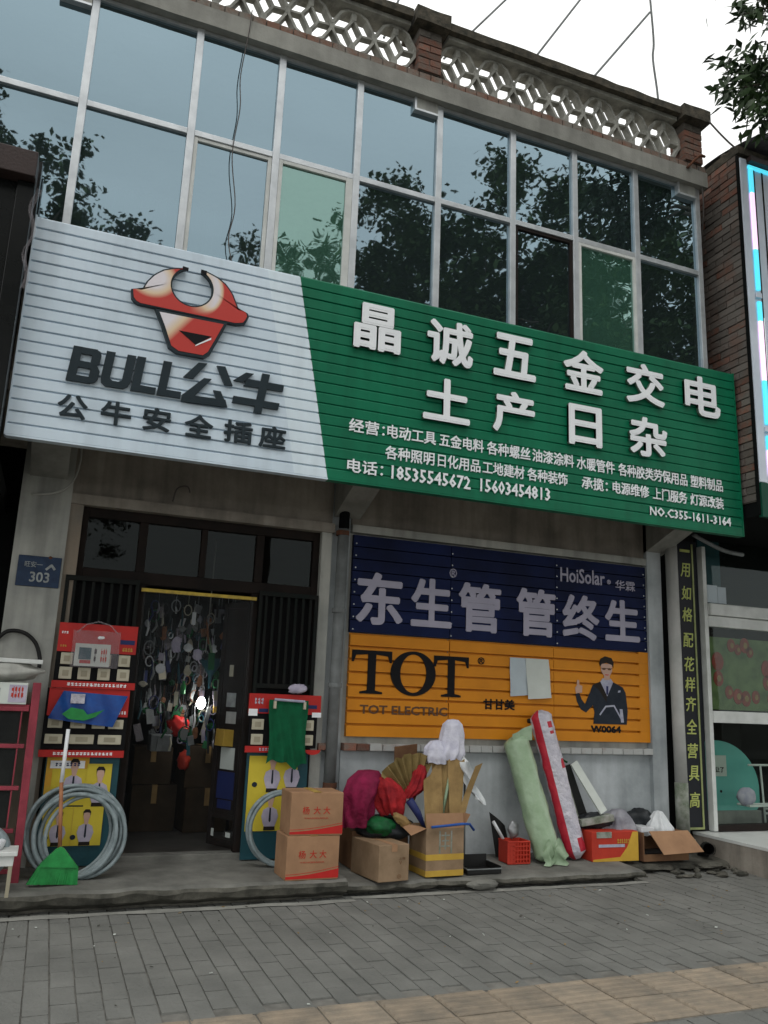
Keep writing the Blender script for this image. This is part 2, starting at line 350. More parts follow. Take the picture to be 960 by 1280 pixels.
def text_mb(s, x0, x1, z0, z1, y, depth=.004, bold=.0, shear=0., res=2, mi=0, mat=None):
    """one string as solid letters filling the box; bold letters are a few overlapping copies, like a thick brush"""
    tcu.body = s; tcu.size = 1; tcu.extrude = .5; tcu.offset = 0; tcu.shear = shear; tcu.resolution_u = res
    dg = bpy.context.evaluated_depsgraph_get(); dg.update()
    me = bpy.data.meshes.new_from_object(tob.evaluated_get(dg))
    vs = [v.co.copy() for v in me.vertices]
    if not vs: return MB()
    ax, bx_ = min(p.x for p in vs), max(p.x for p in vs); ay, by = min(p.y for p in vs), max(p.y for p in vs)
    sx, sz = (x1-x0)/(bx_-ax), (z1-z0)/(by-ay); em = min(sx, sz)
    k = bold*em; n = 0 if bold <= 0 else (4 if bold < .02 or len(s) > 1 else 8)
    sx = (x1-x0-2*k)/(bx_-ax); sz = (z1-z0-2*k)/(by-ay); out = MB()
    fs = [list(q.vertices) for q in me.polygons]; side = [abs(q.normal.z) < .5 for q in me.polygons]
    for c in range(max(1, n)):
        a = 2*math.pi*(c+.5)/max(1, n); dx, dz = (k*math.cos(a), k*math.sin(a)) if n else (0, 0); e = c*min(.00025, depth*.03)
        out.add([(x0+k+(p.x-ax)*sx+dx, y-(p.z+.5)*(depth-e), z0+k+(p.y-ay)*sz+dz) for p in vs], fs, mi)
        if mat: out.mi[-len(fs):] = [mat if q else mi for q in side]
    bpy.data.meshes.remove(me)
    return out

# ================================================================== THE GROUND
struct('ground', MB().add([(-300, -300, -.22), (300, -300, -.22), (300, 300, -.22), (-300, 300, -.22)], [(0, 1, 2, 3)]), 'soil')
struct('road', MB().add([(-120, -14, -.14), (120, -14, -.14), (120, -8.75, -.14), (-120, -8.75, -.14)], [(0, 1, 2, 3)]), 'asphalt')
struct('kerb', box_(-120, 120, -8.75, -8.6, -.2, 0), 'conc_beam')
struct('far_pavement', box_(-120, 120, -18, -14, -.2, 0), 'paver_bed')
pave = struct('pavement', box_(-30, 40, -8.6, 0, -.20, -.0085), 'paver_bed')
BW, BL, J = .12, .24, .0035
def paver_mesh():
    b = MB().box(-BW/2+J/2, BW/2-J/2, -BL/2+J/2, BL/2-J/2, -.03, 0)
    t = .0025
    for i in range(4, 8): b.v[i].x -= math.copysign(t, b.v[i].x); b.v[i].y -= math.copysign(t, b.v[i].y)
    m_ = MB(); m_.v = b.v; m_.f = b.f; m_.mi = b.mi
    o = mk('brick', m_, 'paver', pave, local=True); me = o.data; bpy.data.objects.remove(o); return me
pm = paver_mesh(); cells = []
for i in range(-48, 96):
    for j in range(0, 10):
        x = i*BW; off = (.5 if i % 2 else 0)*BL
        y = -2.85+BL/2+j*BL+off-BL*.5
        if -2.84 < y+.0 and y < -.4: cells.append((x, y))
for i in range(-48, 96):
    for j in range(0, 7): cells.append((i*BW, -3.44-BL/2-j*BL-.02))
def vis(c):
    x, y = c; d = Vector((x, y+7, -1.47)); dp = d.dot(f_)
    if dp < .3: return None
    px = 480+1025*d.dot(rr)/dp; py = 640-1025*d.dot(uu)/dp
    return dp if (-30 < px < 990 and 900 < py < 1300) else None
vc = sorted([(vis(c), c) for c in cells if vis(c) is not None]); near = set(c for _, c in vc[:298])
rest = MB()
for c in cells:
    x, y = c; z = rnd.uniform(-.0025, .0025)
    if c in near:
        inst('brick', pm, (x+rnd.uniform(-.0015, .0015), y, z), pave, (rnd.uniform(-.008, .008), rnd.uniform(-.012, .012), rnd.uniform(-.008, .008)))
    elif -2 < x < 9.5:
        t = .0025
        b = MB().box(x-BW/2+J/2, x+BW/2-J/2, y-BL/2+J/2, y+BL/2-J/2, -.03, z)
        for k in range(4, 8): b.v[k].x += math.copysign(t, x-b.v[k].x); b.v[k].y += math.copysign(t, y-b.v[k].y)
        rest.add(b.v, b.f)
tag(mk('bricks', rest, 'paver', pave), kind='stuff')
# tactile guide path of ribbed tiles
tact = struct('tactile_path', box_(-6, 14, -3.435, -2.815, -.022, -.0078), 'paver_bed')
tm = MB().box(-.148, .148, -.148, .148, -.03, -.004)
for k in range(5):
    yy = -.118+k*.059
    tm.add([(-.14, yy-.017, -.0045), (.14, yy-.017, -.0045), (.14, yy+.017, -.0045), (-.14, yy+.017, -.0045),
            (-.135, yy-.010, .002), (.135, yy-.010, .002), (.135, yy+.010, .002), (-.135, yy+.010, .002)],
           [(4, 5, 6, 7), (0, 1, 5, 4), (1, 2, 6, 5), (2, 3, 7, 6), (3, 0, 4, 7)])
o = mk('tile', tm, 'tactile', tact, local=True); tme = o.data; bpy.data.objects.remove(o)
for i in range(-3, 26):
    for j in range(2):
        inst('tile', tme, (.32+i*.304, -2.972-j*.306, rnd.uniform(-.002, .002)), tact, (rnd.uniform(-.004, .004), rnd.uniform(-.004, .004), rnd.uniform(-.006, .006)))

# worn concrete step in front of the door and the lower ledge to the right
def slab(x0, x1, y1, yf, zt0, zt1, zb, seed, nx, rough_=.035):
    """top from the wall (y1, zt0) to the front edge (yf, zt1), broken uneven front"""
    b = MB(); cols_ = []
    for i in range(nx+1):
        x = x0+(x1-x0)*i/nx
        e = mn.noise(Vector((x*3.1, seed, 0)))*rough_*1.3 + mn.noise(Vector((x*11, seed, 3)))*rough_*.5
        s2 = mn.noise(Vector((x*5, seed, 9)))*.012
        zf = zt1+s2*.6
        cols_.append([(x, y1, zt0), (x, (y1+yf)/2, (zt0+zt1)/2+s2*.25), (x, yf+.05+e, zf+.002), (x, yf+e+.012, zf-.012), (x, yf+e, zf-.035+s2), (x, yf+e+.02+abs(s2), zf-(zf-zb)*.50-s2), (x, yf+.12+e, zb+.035), (x, yf+.13, zb-.03)])
    n = len(cols_[0]); b.v = [Vector(p) for c in cols_ for p in c]
    for i in range(nx):
        for k in range(n-1): b.f.append([i*n+k, i*n+k+1, (i+1)*n+k+1, (i+1)*n+k]); b.mi.append(0 if k < 3 else 1)
    b.f.append(list(range(n))[::-1]); b.mi.append(1); b.f.append([nx*n+k for k in range(n)]); b.mi.append(1)
    for fk in b.f: fk.reverse()
    return b
struct('door_step', slab(-3.0, 2.22, .30, -.90, .145, .14, -.02, 1.0, 150), ['step_conc', 'step_edge'])
struct('ledge', slab(2.24, 4.98, .05, -.80, .115, .085, -.02, 5.0, 90, .045), ['step_conc', 'step_edge'])
struct('rubble_edge', slab(4.985, 6.26, .05, -.52, .10, .06, -.02, 9.0, 40, .09), ['step_edge', 'step_edge'])
rb = MB()
for k in range(26):
    x = rnd.uniform(4.9, 6.2); y = rnd.uniform(-.78, -.45)
    rb.ball((x, y, .015), rnd.uniform(.02, .07), rnd.uniform(.02, .05), rnd.uniform(.012, .03), .5, 1.5, 7, 5, k)
tag(mk('broken_concrete', rb, 'step_edge'), kind='stuff', label='loose broken concrete bits at the foot of the rubble edge')
# mortar fillet where the paving meets the steps
fl = MB()
for i in range(120):
    x = -2.6+i*.075; yy = -.93 if x < 2.24 else -.85
    if x > 4.95: break
    e = mn.noise(Vector((x*3, 0, 4)))*.03
    fl.add([(x, yy+.05+mn.noise(Vector((x*4, 5, 4)))*.03, .006), (x+.0752, yy+.05+mn.noise(Vector(((x+.075)*4, 5, 4)))*.03, .006), (x+.0752, yy-.03+e, .005), (x, yy-.03+mn.noise(Vector(((x-.075)*3, 0, 4)))*.03, .005)], [(0, 3, 2, 1)])
struct('mortar_strip', fl, 'conc_beam')

lt = MB(); r_ = random.Random(12)
for i in range(170):
    x = r_.uniform(-1, 8); y = -.9-abs(r_.gauss(0, .9)); a = r_.uniform(0, 3.1); q = r_.uniform(.006, .022)
    lt.obox((x, y, .007+q*.12), (q, q*r_.uniform(.3, .8), .003), (r_.uniform(-.4, .4), r_.uniform(-.4, .4), a), r_.choice((0, 0, 0, 1, 1, 2)))
tag(mk('litter', lt, ['step_edge', 'kraft', 'paper']), kind='stuff', label='crumbs, dry leaf bits and paper scraps scattered over the paving')

# ================================================================== THE SHOP BUILDING
B = thing('shop_building', 'two storey grey plastered shop building with mirrored upper glazing and pierced parapet', 'building', (2.7, 0, 0))
mk('wall', box_(-.38, .0, -.06, .24, 0, 3.45), 'plaster', B)['label'] = 'grey plaster pillar left of the entrance'
mk('wall', box_(.0, .10, -.02, .24, 0, 2.90), 'plaster_pink', B)
mk('wall', box_(2.14, 2.235, -.02, .24, 0, 2.90), 'plaster', B)
mk('wall', box_(2.235, 2.42, .02, .24, 0, 3.45), 'plaster_low', B)
mk('wall', box_(2.42, 5.72, 0, .24, 0, 1.0), 'plaster_low', B)['label'] = 'stained whitewashed lower wall under the painted sill'
mk('wall', box_(2.42, 5.72, .03, .24, 1.0, 2.93), 'plaster', B)
mk('wall', box_(5.72, 5.90, -.05, .24, 0, 3.45), 'plaster_low', B)
mk('wall', box_(.0, 2.235, 0, .24, 2.985, 3.45), 'conc_dark', B)
mk('wall', box_(2.42, 5.72, 0, .24, 3.0, 3.45), 'conc_dark', B)
mk('lintel', box_(.0, 2.25, -.045, .2, 2.90, 2.985), 'conc_dark', B)
mk('lintel', box_(2.42, 5.72, -.04, .2, 2.93, 3.0), 'plaster', B)
def bracket(x0, x1):
    b = MB(); b.add([(x0, 0, 3.06), (x1, 0, 3.06), (x1, -.96, 3.42), (x0, -.96, 3.42), (x0, 0, 3.46), (x1, 0, 3.46), (x1, -.96, 3.46), (x0, -.96, 3.46)],
                    [(0, 1, 2, 3), (4, 7, 6, 5), (0, 3, 7, 4), (1, 5, 6, 2), (3, 2, 6, 7), (0, 4, 5, 1)])
    mk('bracket', b, 'conc_beam', B)
bracket(-.33, -.05); bracket(2.25, 2.50); bracket(5.72, 5.96)
mk('balcony_slab', box_(-3, 5.90, -.98, .24, 3.46, 3.60), 'conc_dark', B)
mk('wall', box_(-3, 5.86, -.93, -.80, 3.60, 4.40), 'conc_dark', B)
# room behind the upper glazing
rm = MB()
rm.box(-3, 5.80, 2.6, 2.7, 3.6, 6.95); rm.box(-3, 5.80, -.79, 2.6, 3.60, 3.66); rm.box(-3, 5.8, -.79, 2.6, 6.9, 6.95); rm.box(5.80, 5.86, -.80, 2.7, 3.6, 6.95); rm.box(-3.1, -3, -.8, 2.7, 3.6, 6.95)
mk('interior', rm, 'conc_dark', B)
mk('curtain', MB().grid(lambda u, v: (-.2+u*1.35, -.25+.04*math.sin(u*60), 4.3+v*1.35), 90, 2), 'paper_blue', B)
# glazing
MX = [-2.85, -2.05, -1.15, -.28, .55, 1.26, 1.98, 2.77, 3.55, 4.25, 4.99, 5.79]
ZB, ZM, ZT = 4.40, 5.885, 6.87
for x in MX: mk('mullion', box_(x-.03, x+.03, -.955, -.895, ZB, ZT), 'alu', B, bevel=.004)
for a, b in zip(MX[:-1], MX[1:]):
    mk('transom', box_(a+.03, b-.03, -.952, -.90, ZM-.026, ZM+.026), 'alu', B, bevel=.004)
    mk('head_rail', box_(a+.03, b-.03, -.945, -.90, ZT-.03, ZT), 'alu', B)
    for (z0, z1, low) in ((ZM+.026, ZT-.03, 0), (ZB, ZM-.026, 1)):
        green = low and (abs(a-1.26) < .01 or abs(a-4.25) < .01)
        sash = low and abs(a-.55) < .01 or low and abs(a-1.26) < .01 or low and abs(a-3.55) < .01 or low and abs(a-4.25) < .01
        y = -.922 if not green else -.932
        tilt = rnd.uniform(-.004, .004); tz = rnd.uniform(-.004, .004)
        if sash:
            s_ = MB(); sw = .032
            right = .06 if abs(a-1.26) < .01 else sw
            s_.box(a+.031, a+.031+sw, y-.022, y+.02, z0, z1-.002); s_.box(b-.031-right, b-.031, y-.022, y+.02, z0, z1-.002)
            s_.box(a+.031+sw, b-.031-right, y-.02, y+.018, z1-.034, z1-.002)
            so = mk('sash', s_, 'alu_white' if green or abs(a-.55) < .01 else 'frame_brown', B, bevel=.003)
            pa = so
        else: pa = B
        p = MB().grid(lambda u, v: (a+.03+(b-a-.06)*u, y+tz*(u-.5)+tilt*(v-.5)*.3, z0+(z1-z0)*v), 4, 4)
        mk('pane', p, 'glass_green' if green else 'glass_dark', pa)
# concrete stubs framed in aluminium at the head of some mullions
for x in (-.28, 2.77, 5.79):
    st = MB(); st.box(x-.25, x-.032, -.965, -.90, 6.755, ZT+.0, 0); st.box(x-.27, x-.25, -.975, -.90, 6.735, ZT, 1); st.box(x-.25, x-.031, -.975, -.90, 6.735, 6.755, 1)
    mk('stub_beam', st, ['plaster', 'alu'], B)
# roof beam, brick course, lattice parapet, piers, cap
def rough_beam(x0, x1, y0, y1, z0, z1, n, amp, seed):
    b = MB()
    for i in range(n+1):
        x = x0+(x1-x0)*i/n; k = [mn.noise(Vector((x*4, seed+q*3.3, 0)))*amp for q in range(4)]
        b.v += [Vector((x, y0+k[0], z0+k[1])), Vector((x, y0+k[2], z1+k[3])), Vector((x, y1, z1)), Vector((x, y1, z0))]
    for i in range(n):
        for k in range(4): b.f.append([i*4+k, (i+1)*4+k, (i+1)*4+(k+1) % 4, i*4+(k+1) % 4]); b.mi.append(0)
    b.f += [[0, 1, 2, 3], [n*4+3, n*4+2, n*4+1, n*4]]; b.mi += [0, 0]
    return b
mk('roof_beam', rough_beam(-3, 5.88, -1.02, -.75, 6.872, 7.045, 120, .004, 2), 'conc_beam', B)
mk('soffit', box_(-3, 5.86, -.895, -.75, 6.80, 6.871), 'conc_dark', B)
mk('roof_slab', box_(-3, 6.0, -.74, 5.0, 6.96, 7.04), 'conc_dark', B)
mk('mortar_bed', rough_beam(-3, 5.87, -.985, -.80, 7.046, 7.135, 80, .006, 5), 'mortar', B)
bb = MB()
for i in range(74):
    x = -3+i*.12; bb.box(x+.004, x+.114, -.998+rnd.uniform(-.004, .004), -.86, 7.062, 7.122)
tag(mk('brick_course', bb, 'brick_worn', B), kind='stuff')
def pier(xa, xb):
    pr = mk('pier', box_(xa+.006, xb-.006, -1.0, -.79, 7.136, 7.595), 'mortar', B)
    k = 0; z = 7.142
    while z < 7.58:
        half = (xb-xa)/2
        if z > 7.44 : mt_, pr_ = 'mortar', .002
        else: mt_, pr_ = 'brick_red', 0
        segs = [(xa, xa+half), (xa+half, xb)] if k % 2 else [(xa, xb)]
        for (p, q) in segs: mk('brick', box_(p+.004, q-.004, -1.012+rnd.uniform(-.004, .004), -.785, z, z+.064), mt_, pr, bevel=.004)
        z += .073; k += 1
    mk('pier_cap', rough_beam(xa-.06, xb+.05, -1.10, -.72, 7.60, 7.745, 10, .008, xa), 'cap', B)
for a, b in ((-.62, -.38), (2.50, 2.74), (5.60, 5.84)): pier(a, b)
for a, b in ((-3, -.70), (-.31, 2.42), (2.81, 5.52)):
    mk('parapet_cap', rough_beam(a, b, -1.06, -.74, 7.63, 7.715, 50, .009, a+1), 'cap', B)
    mk('parapet_cap', rough_beam(a, b, -1.0, -.79, 7.585, 7.628, 30, .004, a+2), 'lattice', B)
def lattice_block():
    b = MB(); W_, H_ = .40, .445
    def P(pts): return [((u-.5)*W_, v*H_) for u, v in pts]
    def B2(pts, wd, d=.0): b.bar2(P(pts), wd*.85, -.045+d, .045-d)
    B2([(0, .56), (.20, .88), (.36, .97), (.64, .97), (.80, .88), (1, .56)], .028)
    B2([(0, .44), (.20, .12), (.36, .03), (.64, .03), (.80, .12), (1, .44)], .028)
    B2([(0, .57), (0, .43)], .050, .002); B2([(1, .57), (1, .43)], .050, .003)
    B2([(.5, .98), (.5, .80)], .055, .004); B2([(.5, .02), (.5, .20)], .055, .004)
    B2([(.5, .80), (.31, .52), (.5, .20)], .026, .006); B2([(.5, .80), (.69, .48), (.5, .20)], .026, .009)
    B2([(.0, .5), (.31, .52)], .024, .012); B2([(.69, .48), (1, .5)], .024, .012)
    return b
lb = None
for a, b in ((-3.0, -.62), (-.38, 2.50), (2.74, 5.60)):
    n = round((b-a)/.408); st = (b-a)/n
    for i in range(n):
        if lb is None: o = mk('lattice_block', lattice_block(), 'lattice', B, local=True); lb = o.data; bpy.data.objects.remove(o)
        inst('lattice_block', lb, (a+st*(i+.5), -.90+rnd.uniform(-.004, .004), 7.137), B, (0, rnd.uniform(-.006, .006), 0), (st/.4, 1, 1))
# painted brick sill under the advert boards
for i in range(27):
    x = 2.425+i*.122
    mk('sill_brick', box_(x+.003, x+.119, -.06+rnd.uniform(-.004, .004), .028, 1.003, 1.062+rnd.uniform(-.004, .003)), 'brick_red' if i in (0, 1) else 'sill_brick', B, bevel=.004)
mk('sill_brick', box_(2.20, 2.33, -.05, .018, 1.003, 1.06), 'brick_red', B, bevel=.004)
# shop interior shell
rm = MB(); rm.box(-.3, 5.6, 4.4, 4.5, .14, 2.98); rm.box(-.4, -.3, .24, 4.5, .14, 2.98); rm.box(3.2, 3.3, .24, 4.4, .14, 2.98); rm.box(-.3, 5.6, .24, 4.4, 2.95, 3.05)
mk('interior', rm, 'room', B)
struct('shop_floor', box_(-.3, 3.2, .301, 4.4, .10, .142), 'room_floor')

# ---------------- entrance: transom lights, side grilles, yellow bar, door leaf
D = thing('shop_entrance', 'dark brown framed entrance with transom windows and black side grilles', 'door', (1.1, .05, .145))
mk('threshold', box_(.10, 2.14, .02, .16, .13, .185), 'step_conc', D, bevel=.006)
for x0, x1, z0, z1 in ((.10, .15, .186, 2.90), (2.08, 2.14, .186, 2.90), (.151, 2.079, 2.82, 2.898), (.151, 2.079, 2.30, 2.40), (.60, .66, .186, 2.299), (1.55, 1.61, .186, 2.299),
                       (.56, .63, 2.401, 2.819), (1.08, 1.13, 2.401, 2.819), (1.56, 1.63, 2.401, 2.819)):
    mk('frame_bar', box_(x0, x1, .04, .12, z0, z1), 'frame_brown', D, bevel=.004)
for a, b in ((.15, .56), (.63, 1.08), (1.13, 1.56), (1.63, 2.08)):
    mk('pane', MB().grid(lambda u, v: (a+(b-a)*u, .075, 2.40+.42*v), 3, 3), 'glass_door', D)
for a, b, zl in ((.03, .60, .2), (1.60, 2.13, .2)):
    g_ = MB()
    g_.box(a, b, -.045, -.015, 2.28, 2.32); g_.box(a, b, -.045, -.015, zl, zl+.04); g_.box(a, a+.03, -.045, -.015, zl+.04, 2.28); g_.box(b-.03, b, -.045, -.015, zl+.04, 2.28)
    g_.box(a+.03, b-.03, -.04, -.02, 1.50, 1.54)
    gr = mk('grille', g_, 'grille', D, bevel=.003)
    n = 8
    for i in range(1, n): mk('bar', box_(a+(b-a)*i/n-.011, a+(b-a)*i/n+.011, -.038, -.022, 1.541, 2.279), 'grille', gr)
    mk('door_panel', box_(a+.03, b-.03, .035, .05, .19, 2.28), 'board_black', D)
mk('yellow_bar', box_(.62, 1.58, -.03, .0, 2.235, 2.262).rot((1.1, 0, 2.25), (0, .002, 0)), 'yellow_bar', D)
mk('clear_film', MB().grid(lambda u, v: (.64+.92*u, .0+.02*math.sin(u*23)+.01*math.sin(v*9), .25+1.985*v), 24, 16), 'film', D, smooth=True)
DL = thing('door_leaf', 'open narrow door leaf with stickers on the right side of the entrance', 'door', (1.60, .14, .19), rz=R_(118))
lf = MB(); lf.box(.0, .05, -.02, .02, 0, 2.05); lf.box(.33, .38, -.02, .02, 0, 2.05); lf.box(.05, .33, -.02, .02, 0, .05); lf.box(.05, .33, -.02, .02, .22, .26); lf.box(.05, .33, -.02, .02, 2.0, 2.05); lf.box(.05, .33, -.008, .008, .26, 2.0)
mk('leaf_frame', lf, 'frame_brown', DL, local=True, bevel=.003)
for (z0, z1, x0, x1, mt_) in ((.62, .80, .1, .28, 'paper'), (.38, .6, .08, .30, 'navy_print'), (.30, .37, .1, .28, 'navy_print'), (1.0, 1.1, .12, .25, 'pipe_pale'), (1.14, 1.26, .14, .26, 'plate_letter'), (1.4, 1.5, .2, .25, 'switch'), (.07, .13, .3, .34, 'paper'), (.08, .12, .08, .14, 'paper')):
    mk('sticker', box_(x0, x1, .0085, .013, z0, z1), mt_, DL, local=True)
one('tan_carton', box_(1.42, 1.60, .25, .40, 1.0, 1.14).rot((1.5, .3, 1.05), (0, .05, .3)), 'tape', 'small yellow-brown carton wedged against the open door leaf', 'box', bevel=.004)

# ================================================================== THE MAIN SIGN
S = thing('shop_sign', 'large ribbed shop sign, silver with red horned emblem, then green with white characters', 'sign', (2.8, -1.0, 3.12))
mk('backing', box_(-.46, 6.02, -1.03, -.985, 3.13, 4.77), 'grille', S)
NS = 19; SH = (4.78-3.12)/NS
def bx(z): return 1.51+(4.78-z)*(.33/1.67)
for k in range(NS):
    z0 = 3.12+k*SH; b = MB()
    prof = [(-1.037, z0, -1.046), (-1.052, z0+.001, -1.0545), (-1.055, z0+.004, -1.056), (-1.054, z0+SH-.015, -1.0555), (-1.048, z0+SH-.010, -1.0525), (-1.039, z0+SH-.007, -1.0495), (-1.037, z0+SH-.0005, -1.047)]
    rows = [[Vector((-.475, y, z)), Vector((bx(z)-.27, y, z)), Vector((bx(z), y, z)), Vector((bx(z), yg, z)), Vector((6.03+(4.78-z)*.012, yg, z))] for y, z, yg in prof]
    b.v = [p for r in rows for p in r]
    for i in range(len(prof)-1):
        for c_, mi in ((0, 0), (1, 1), (3, 2)):
            b.f.append([i*5+c_, i*5+c_+1, (i+1)*5+c_+1, (i+1)*5+c_]); b.mi.append(mi)
    sj = rnd.uniform(-.0012, .0012); b.v = [p+Vector((0, sj+.0012*mn.noise(Vector((p.x*2, k, 0))), 0)) for p in b.v]; mk('slat', b, ['sign_white', 'sign_pale', 'sign_green'], S)
mk('edge_trim', box_(-.482, -.470, -1.06, -.985, 3.115, 4.785), 'sign_white', S)
e_ = MB(); e_.add([(6.032, -1.06, 4.785), (6.044, -1.06, 4.785), (6.064, -1.06, 3.11), (6.052, -1.06, 3.11), (6.032, -.985, 4.785), (6.044, -.985, 4.785), (6.064, -.985, 3.11), (6.052, -.985, 3.11)],
                  [(0, 3, 2, 1), (4, 5, 6, 7), (0, 1, 5, 4), (1, 2, 6, 5), (2, 3, 7, 6), (3, 0, 4, 7)])
mk('edge_trim', e_, 'sign_green', S)
tr = MB(); tr.add([(-.47, -1.058, 3.108), (1.84, -1.058, 3.108), (1.84, -1.058, 3.121), (-.47, -1.058, 3.121), (6.05, -1.058, 3.108), (6.05, -1.058, 3.121), (-.47, -.985, 3.108), (1.84, -.985, 3.108), (6.05, -.985, 3.108)], [(0, 1, 2, 3)]); tr.mi = [0]
tr.add([], []); tr.f += [[1, 4, 5, 2], [6, 7, 1, 0], [7, 8, 4, 1]]; tr.mi += [1, 0, 1]
mk('edge_trim', tr, ['sign_white', 'sign_green'], S)
def chars(parent, s, boxes, y, depth, mats, bold, name='character', shear=0, res=3):
    for ch, (x0, x1, z0, z1) in zip(s, boxes):
        mb = text_mb(ch, x0, x1, z0, z1, y, depth, bold, shear, res, 0, 1 if len(mats) > 1 else None)
        mk(name, mb, list(mats), parent)
r1 = [(1.98, 2.40), (2.64, 3.08), (3.28, 3.71), (4.0, 4.44), (4.69, 5.14), (5.38, 5.82)]
chars(S, '晶诚五金交电', [(a, b, 4.245, 4.655) for a, b in r1], -1.062, .03, ('letter_white', 'letter_edge'), .030)
chars(S, '土产日杂', [(a, b, 3.735, 4.12) for a, b in ((2.62, 3.06), (3.28, 3.70), (4.05, 4.41), (4.71, 5.15))], -1.062, .03, ('letter_white', 'letter_edge'), .030)
for s, x0, x1, z0, z1 in (('经营：', 1.99, 2.30, 3.525, 3.64), ('电动工具', 2.32, 2.76, 3.525, 3.64), ('五金电料', 2.79, 3.21, 3.525, 3.64), ('各种螺丝', 3.24, 3.67, 3.522, 3.64), ('油漆涂料', 3.69, 4.12, 3.522, 3.64),
                          ('水暖管件', 4.15, 4.56, 3.52, 3.64), ('各种胶类劳保用品', 4.60, 5.39, 3.52, 3.64), ('塑料制品', 5.43, 5.82, 3.52, 3.64),
                          ('各种照明', 2.31, 2.75, 3.345, 3.46), ('日化用品', 2.78, 3.18, 3.345, 3.46), ('工地建材', 3.20, 3.61, 3.345, 3.46), ('各种装饰', 3.64, 4.05, 3.345, 3.46), ('承揽：', 4.20, 4.48, 3.345, 3.46),
                          ('电源维修', 4.53, 4.94, 3.345, 3.46), ('上门服务', 4.98, 5.38, 3.345, 3.46), ('灯源改装', 5.42, 5.82, 3.345, 3.46),
                          ('电话：', 1.99, 2.30, 3.19, 3.305), ('18535545672', 2.37, 3.09, 3.185, 3.30), ('15603454813', 3.18, 3.87, 3.185, 3.30), ('NO.C355-1611-3164', 4.94, 5.90, 3.19, 3.275)):
    mk('lettering', text_mb(s, x0, x1, z0, z1, -1.058, .008, .022, 0, 1), 'letter_white', S)
# dark company name on the silver part
def strokes(polys):
    b = MB()
    for i, p in enumerate(polys): b.prism(p, -1.08-.0004*i, -1.06)
    return b
def shl(pts, x0, z0=3.565): return [(x0+x+z*.10, z0+z) for x, z in pts]
def rect(a, b, c, d): return [(a, c), (b, c), (b, d), (a, d)]
mk('character', strokes([shl(p, -.14) for p in (rect(0, .062, 0, .265), rect(.05, .165, .215, .264), rect(.05, .165, .112, .158), rect(.05, .165, .001, .048),
    [(.15, .264), (.185, .25), (.198, .22), (.198, .17), (.178, .137), (.135, .137), (.135, .215), (.15, .264)], [(.15, 0), (.19, .012), (.21, .045), (.21, .10), (.185, .14), (.145, .14), (.145, .04)])]), 'letter_dark', S)
mk('character', strokes([shl(p, .085) for p in (rect(0, .062, .06, .268), rect(.145, .207, .06, .268), [(0, .062), (.062, .062), (.085, .048), (.122, .048), (.145, .062), (.207, .062), (.195, .025), (.165, .002), (.042, .002), (.01, .025)])]), 'letter_dark', S)
mk('character', strokes([shl(p, .300) for p in (rect(0, .062, 0, .270), rect(.06, .175, .001, .050))]), 'letter_dark', S)
mk('character', strokes([shl(p, .487) for p in (rect(0, .062, 0, .270), rect(.06, .170, .001, .050))]), 'letter_dark', S)
mk('character', strokes([[(.768, 3.87), (.833, 3.875), (.74, 3.737), (.665, 3.737)], [(.905, 3.871), (.969, 3.876), (1.036, 3.733), (.975, 3.73)],
    [(.818, 3.755), (.875, 3.757), (.752, 3.590), (.665, 3.590)], [(.665, 3.546), (.672, 3.600), (.99, 3.612), (1.01, 3.555)], [(.895, 3.672), (.95, 3.672), (1.01, 3.556), (.945, 3.556)]]), 'letter_dark', S)
mk('character', strokes([[(1.13, 3.858), (1.192, 3.86), (1.115, 3.778), (1.038, 3.778)], [(1.14, 3.808), (1.435, 3.808), (1.428, 3.756), (1.119, 3.75)],
    [(1.049, 3.655), (1.409, 3.655), (1.40, 3.602), (1.042, 3.602)], [(1.257, 3.875), (1.318, 3.875), (1.273, 3.550), (1.211, 3.550)]]), 'letter_dark', S)
chars(S, '公牛安全插座', [(a, b, 3.29, 3.465) for a, b in ((-.17, .03), (.12, .33), (.41, .61), (.71, .92), (1.0, 1.22), (1.27, 1.48))], -1.06, .012, ('letter_dark',), .025)
# horned emblem: dark rim plate, printed faces above it
def circ(cx, cz, r, a0, a1, n): return [(cx+r*math.cos(R_(a0+(a1-a0)*i/n)), cz+r*math.sin(R_(a0+(a1-a0)*i/n))) for i in range(n+1)]
CX, CZ, CR = .665, 4.455, .150
inner = [(x, z) for x, z in circ(CX, CZ, CR, 112, 428, 40)]
outer_r = [(.765, 4.612), (.85, 4.585), (.92, 4.54), (.975, 4.475), (1.01, 4.40), (1.035, 4.345), (1.10, 4.34), (1.115, 4.30), (1.09, 4.245), (1.03, 4.225)]
outer_l = [(.27, 4.235), (.235, 4.275), (.225, 4.345), (.30, 4.345), (.325, 4.42), (.375, 4.495), (.44, 4.55), (.52, 4.585), (.60, 4.600)]
def ring_fan(out, inn, y0, y1, b):
    no_, ni = len(out), len(inn); n = 60
    def samp(P, t):
        ls = [0]
        for p, q in zip(P[:-1], P[1:]): ls.append(ls[-1]+math.hypot(q[0]-p[0], q[1]-p[1]))
        d = t*ls[-1]
        for i in range(len(P)-1):
            if d <= ls[i+1]+1e-9:
                k = (d-ls[i])/max(1e-9, ls[i+1]-ls[i]); return (P[i][0]+(P[i+1][0]-P[i][0])*k, P[i][1]+(P[i+1][1]-P[i][1])*k)
        return P[-1]
    A = [samp(out, i/n) for i in range(n+1)]; C_ = [samp(inn, i/n) for i in range(n+1)]
    for i in range(n): b.prism([A[i], A[i+1], C_[i+1], C_[i]], y0, y1)
out_path = outer_r+[(.665, 4.225)]+outer_l
out_path = [outer_r[i] for i in range(len(outer_r))]+[(.85, 4.228), (.665, 4.230), (.45, 4.232)]+outer_l
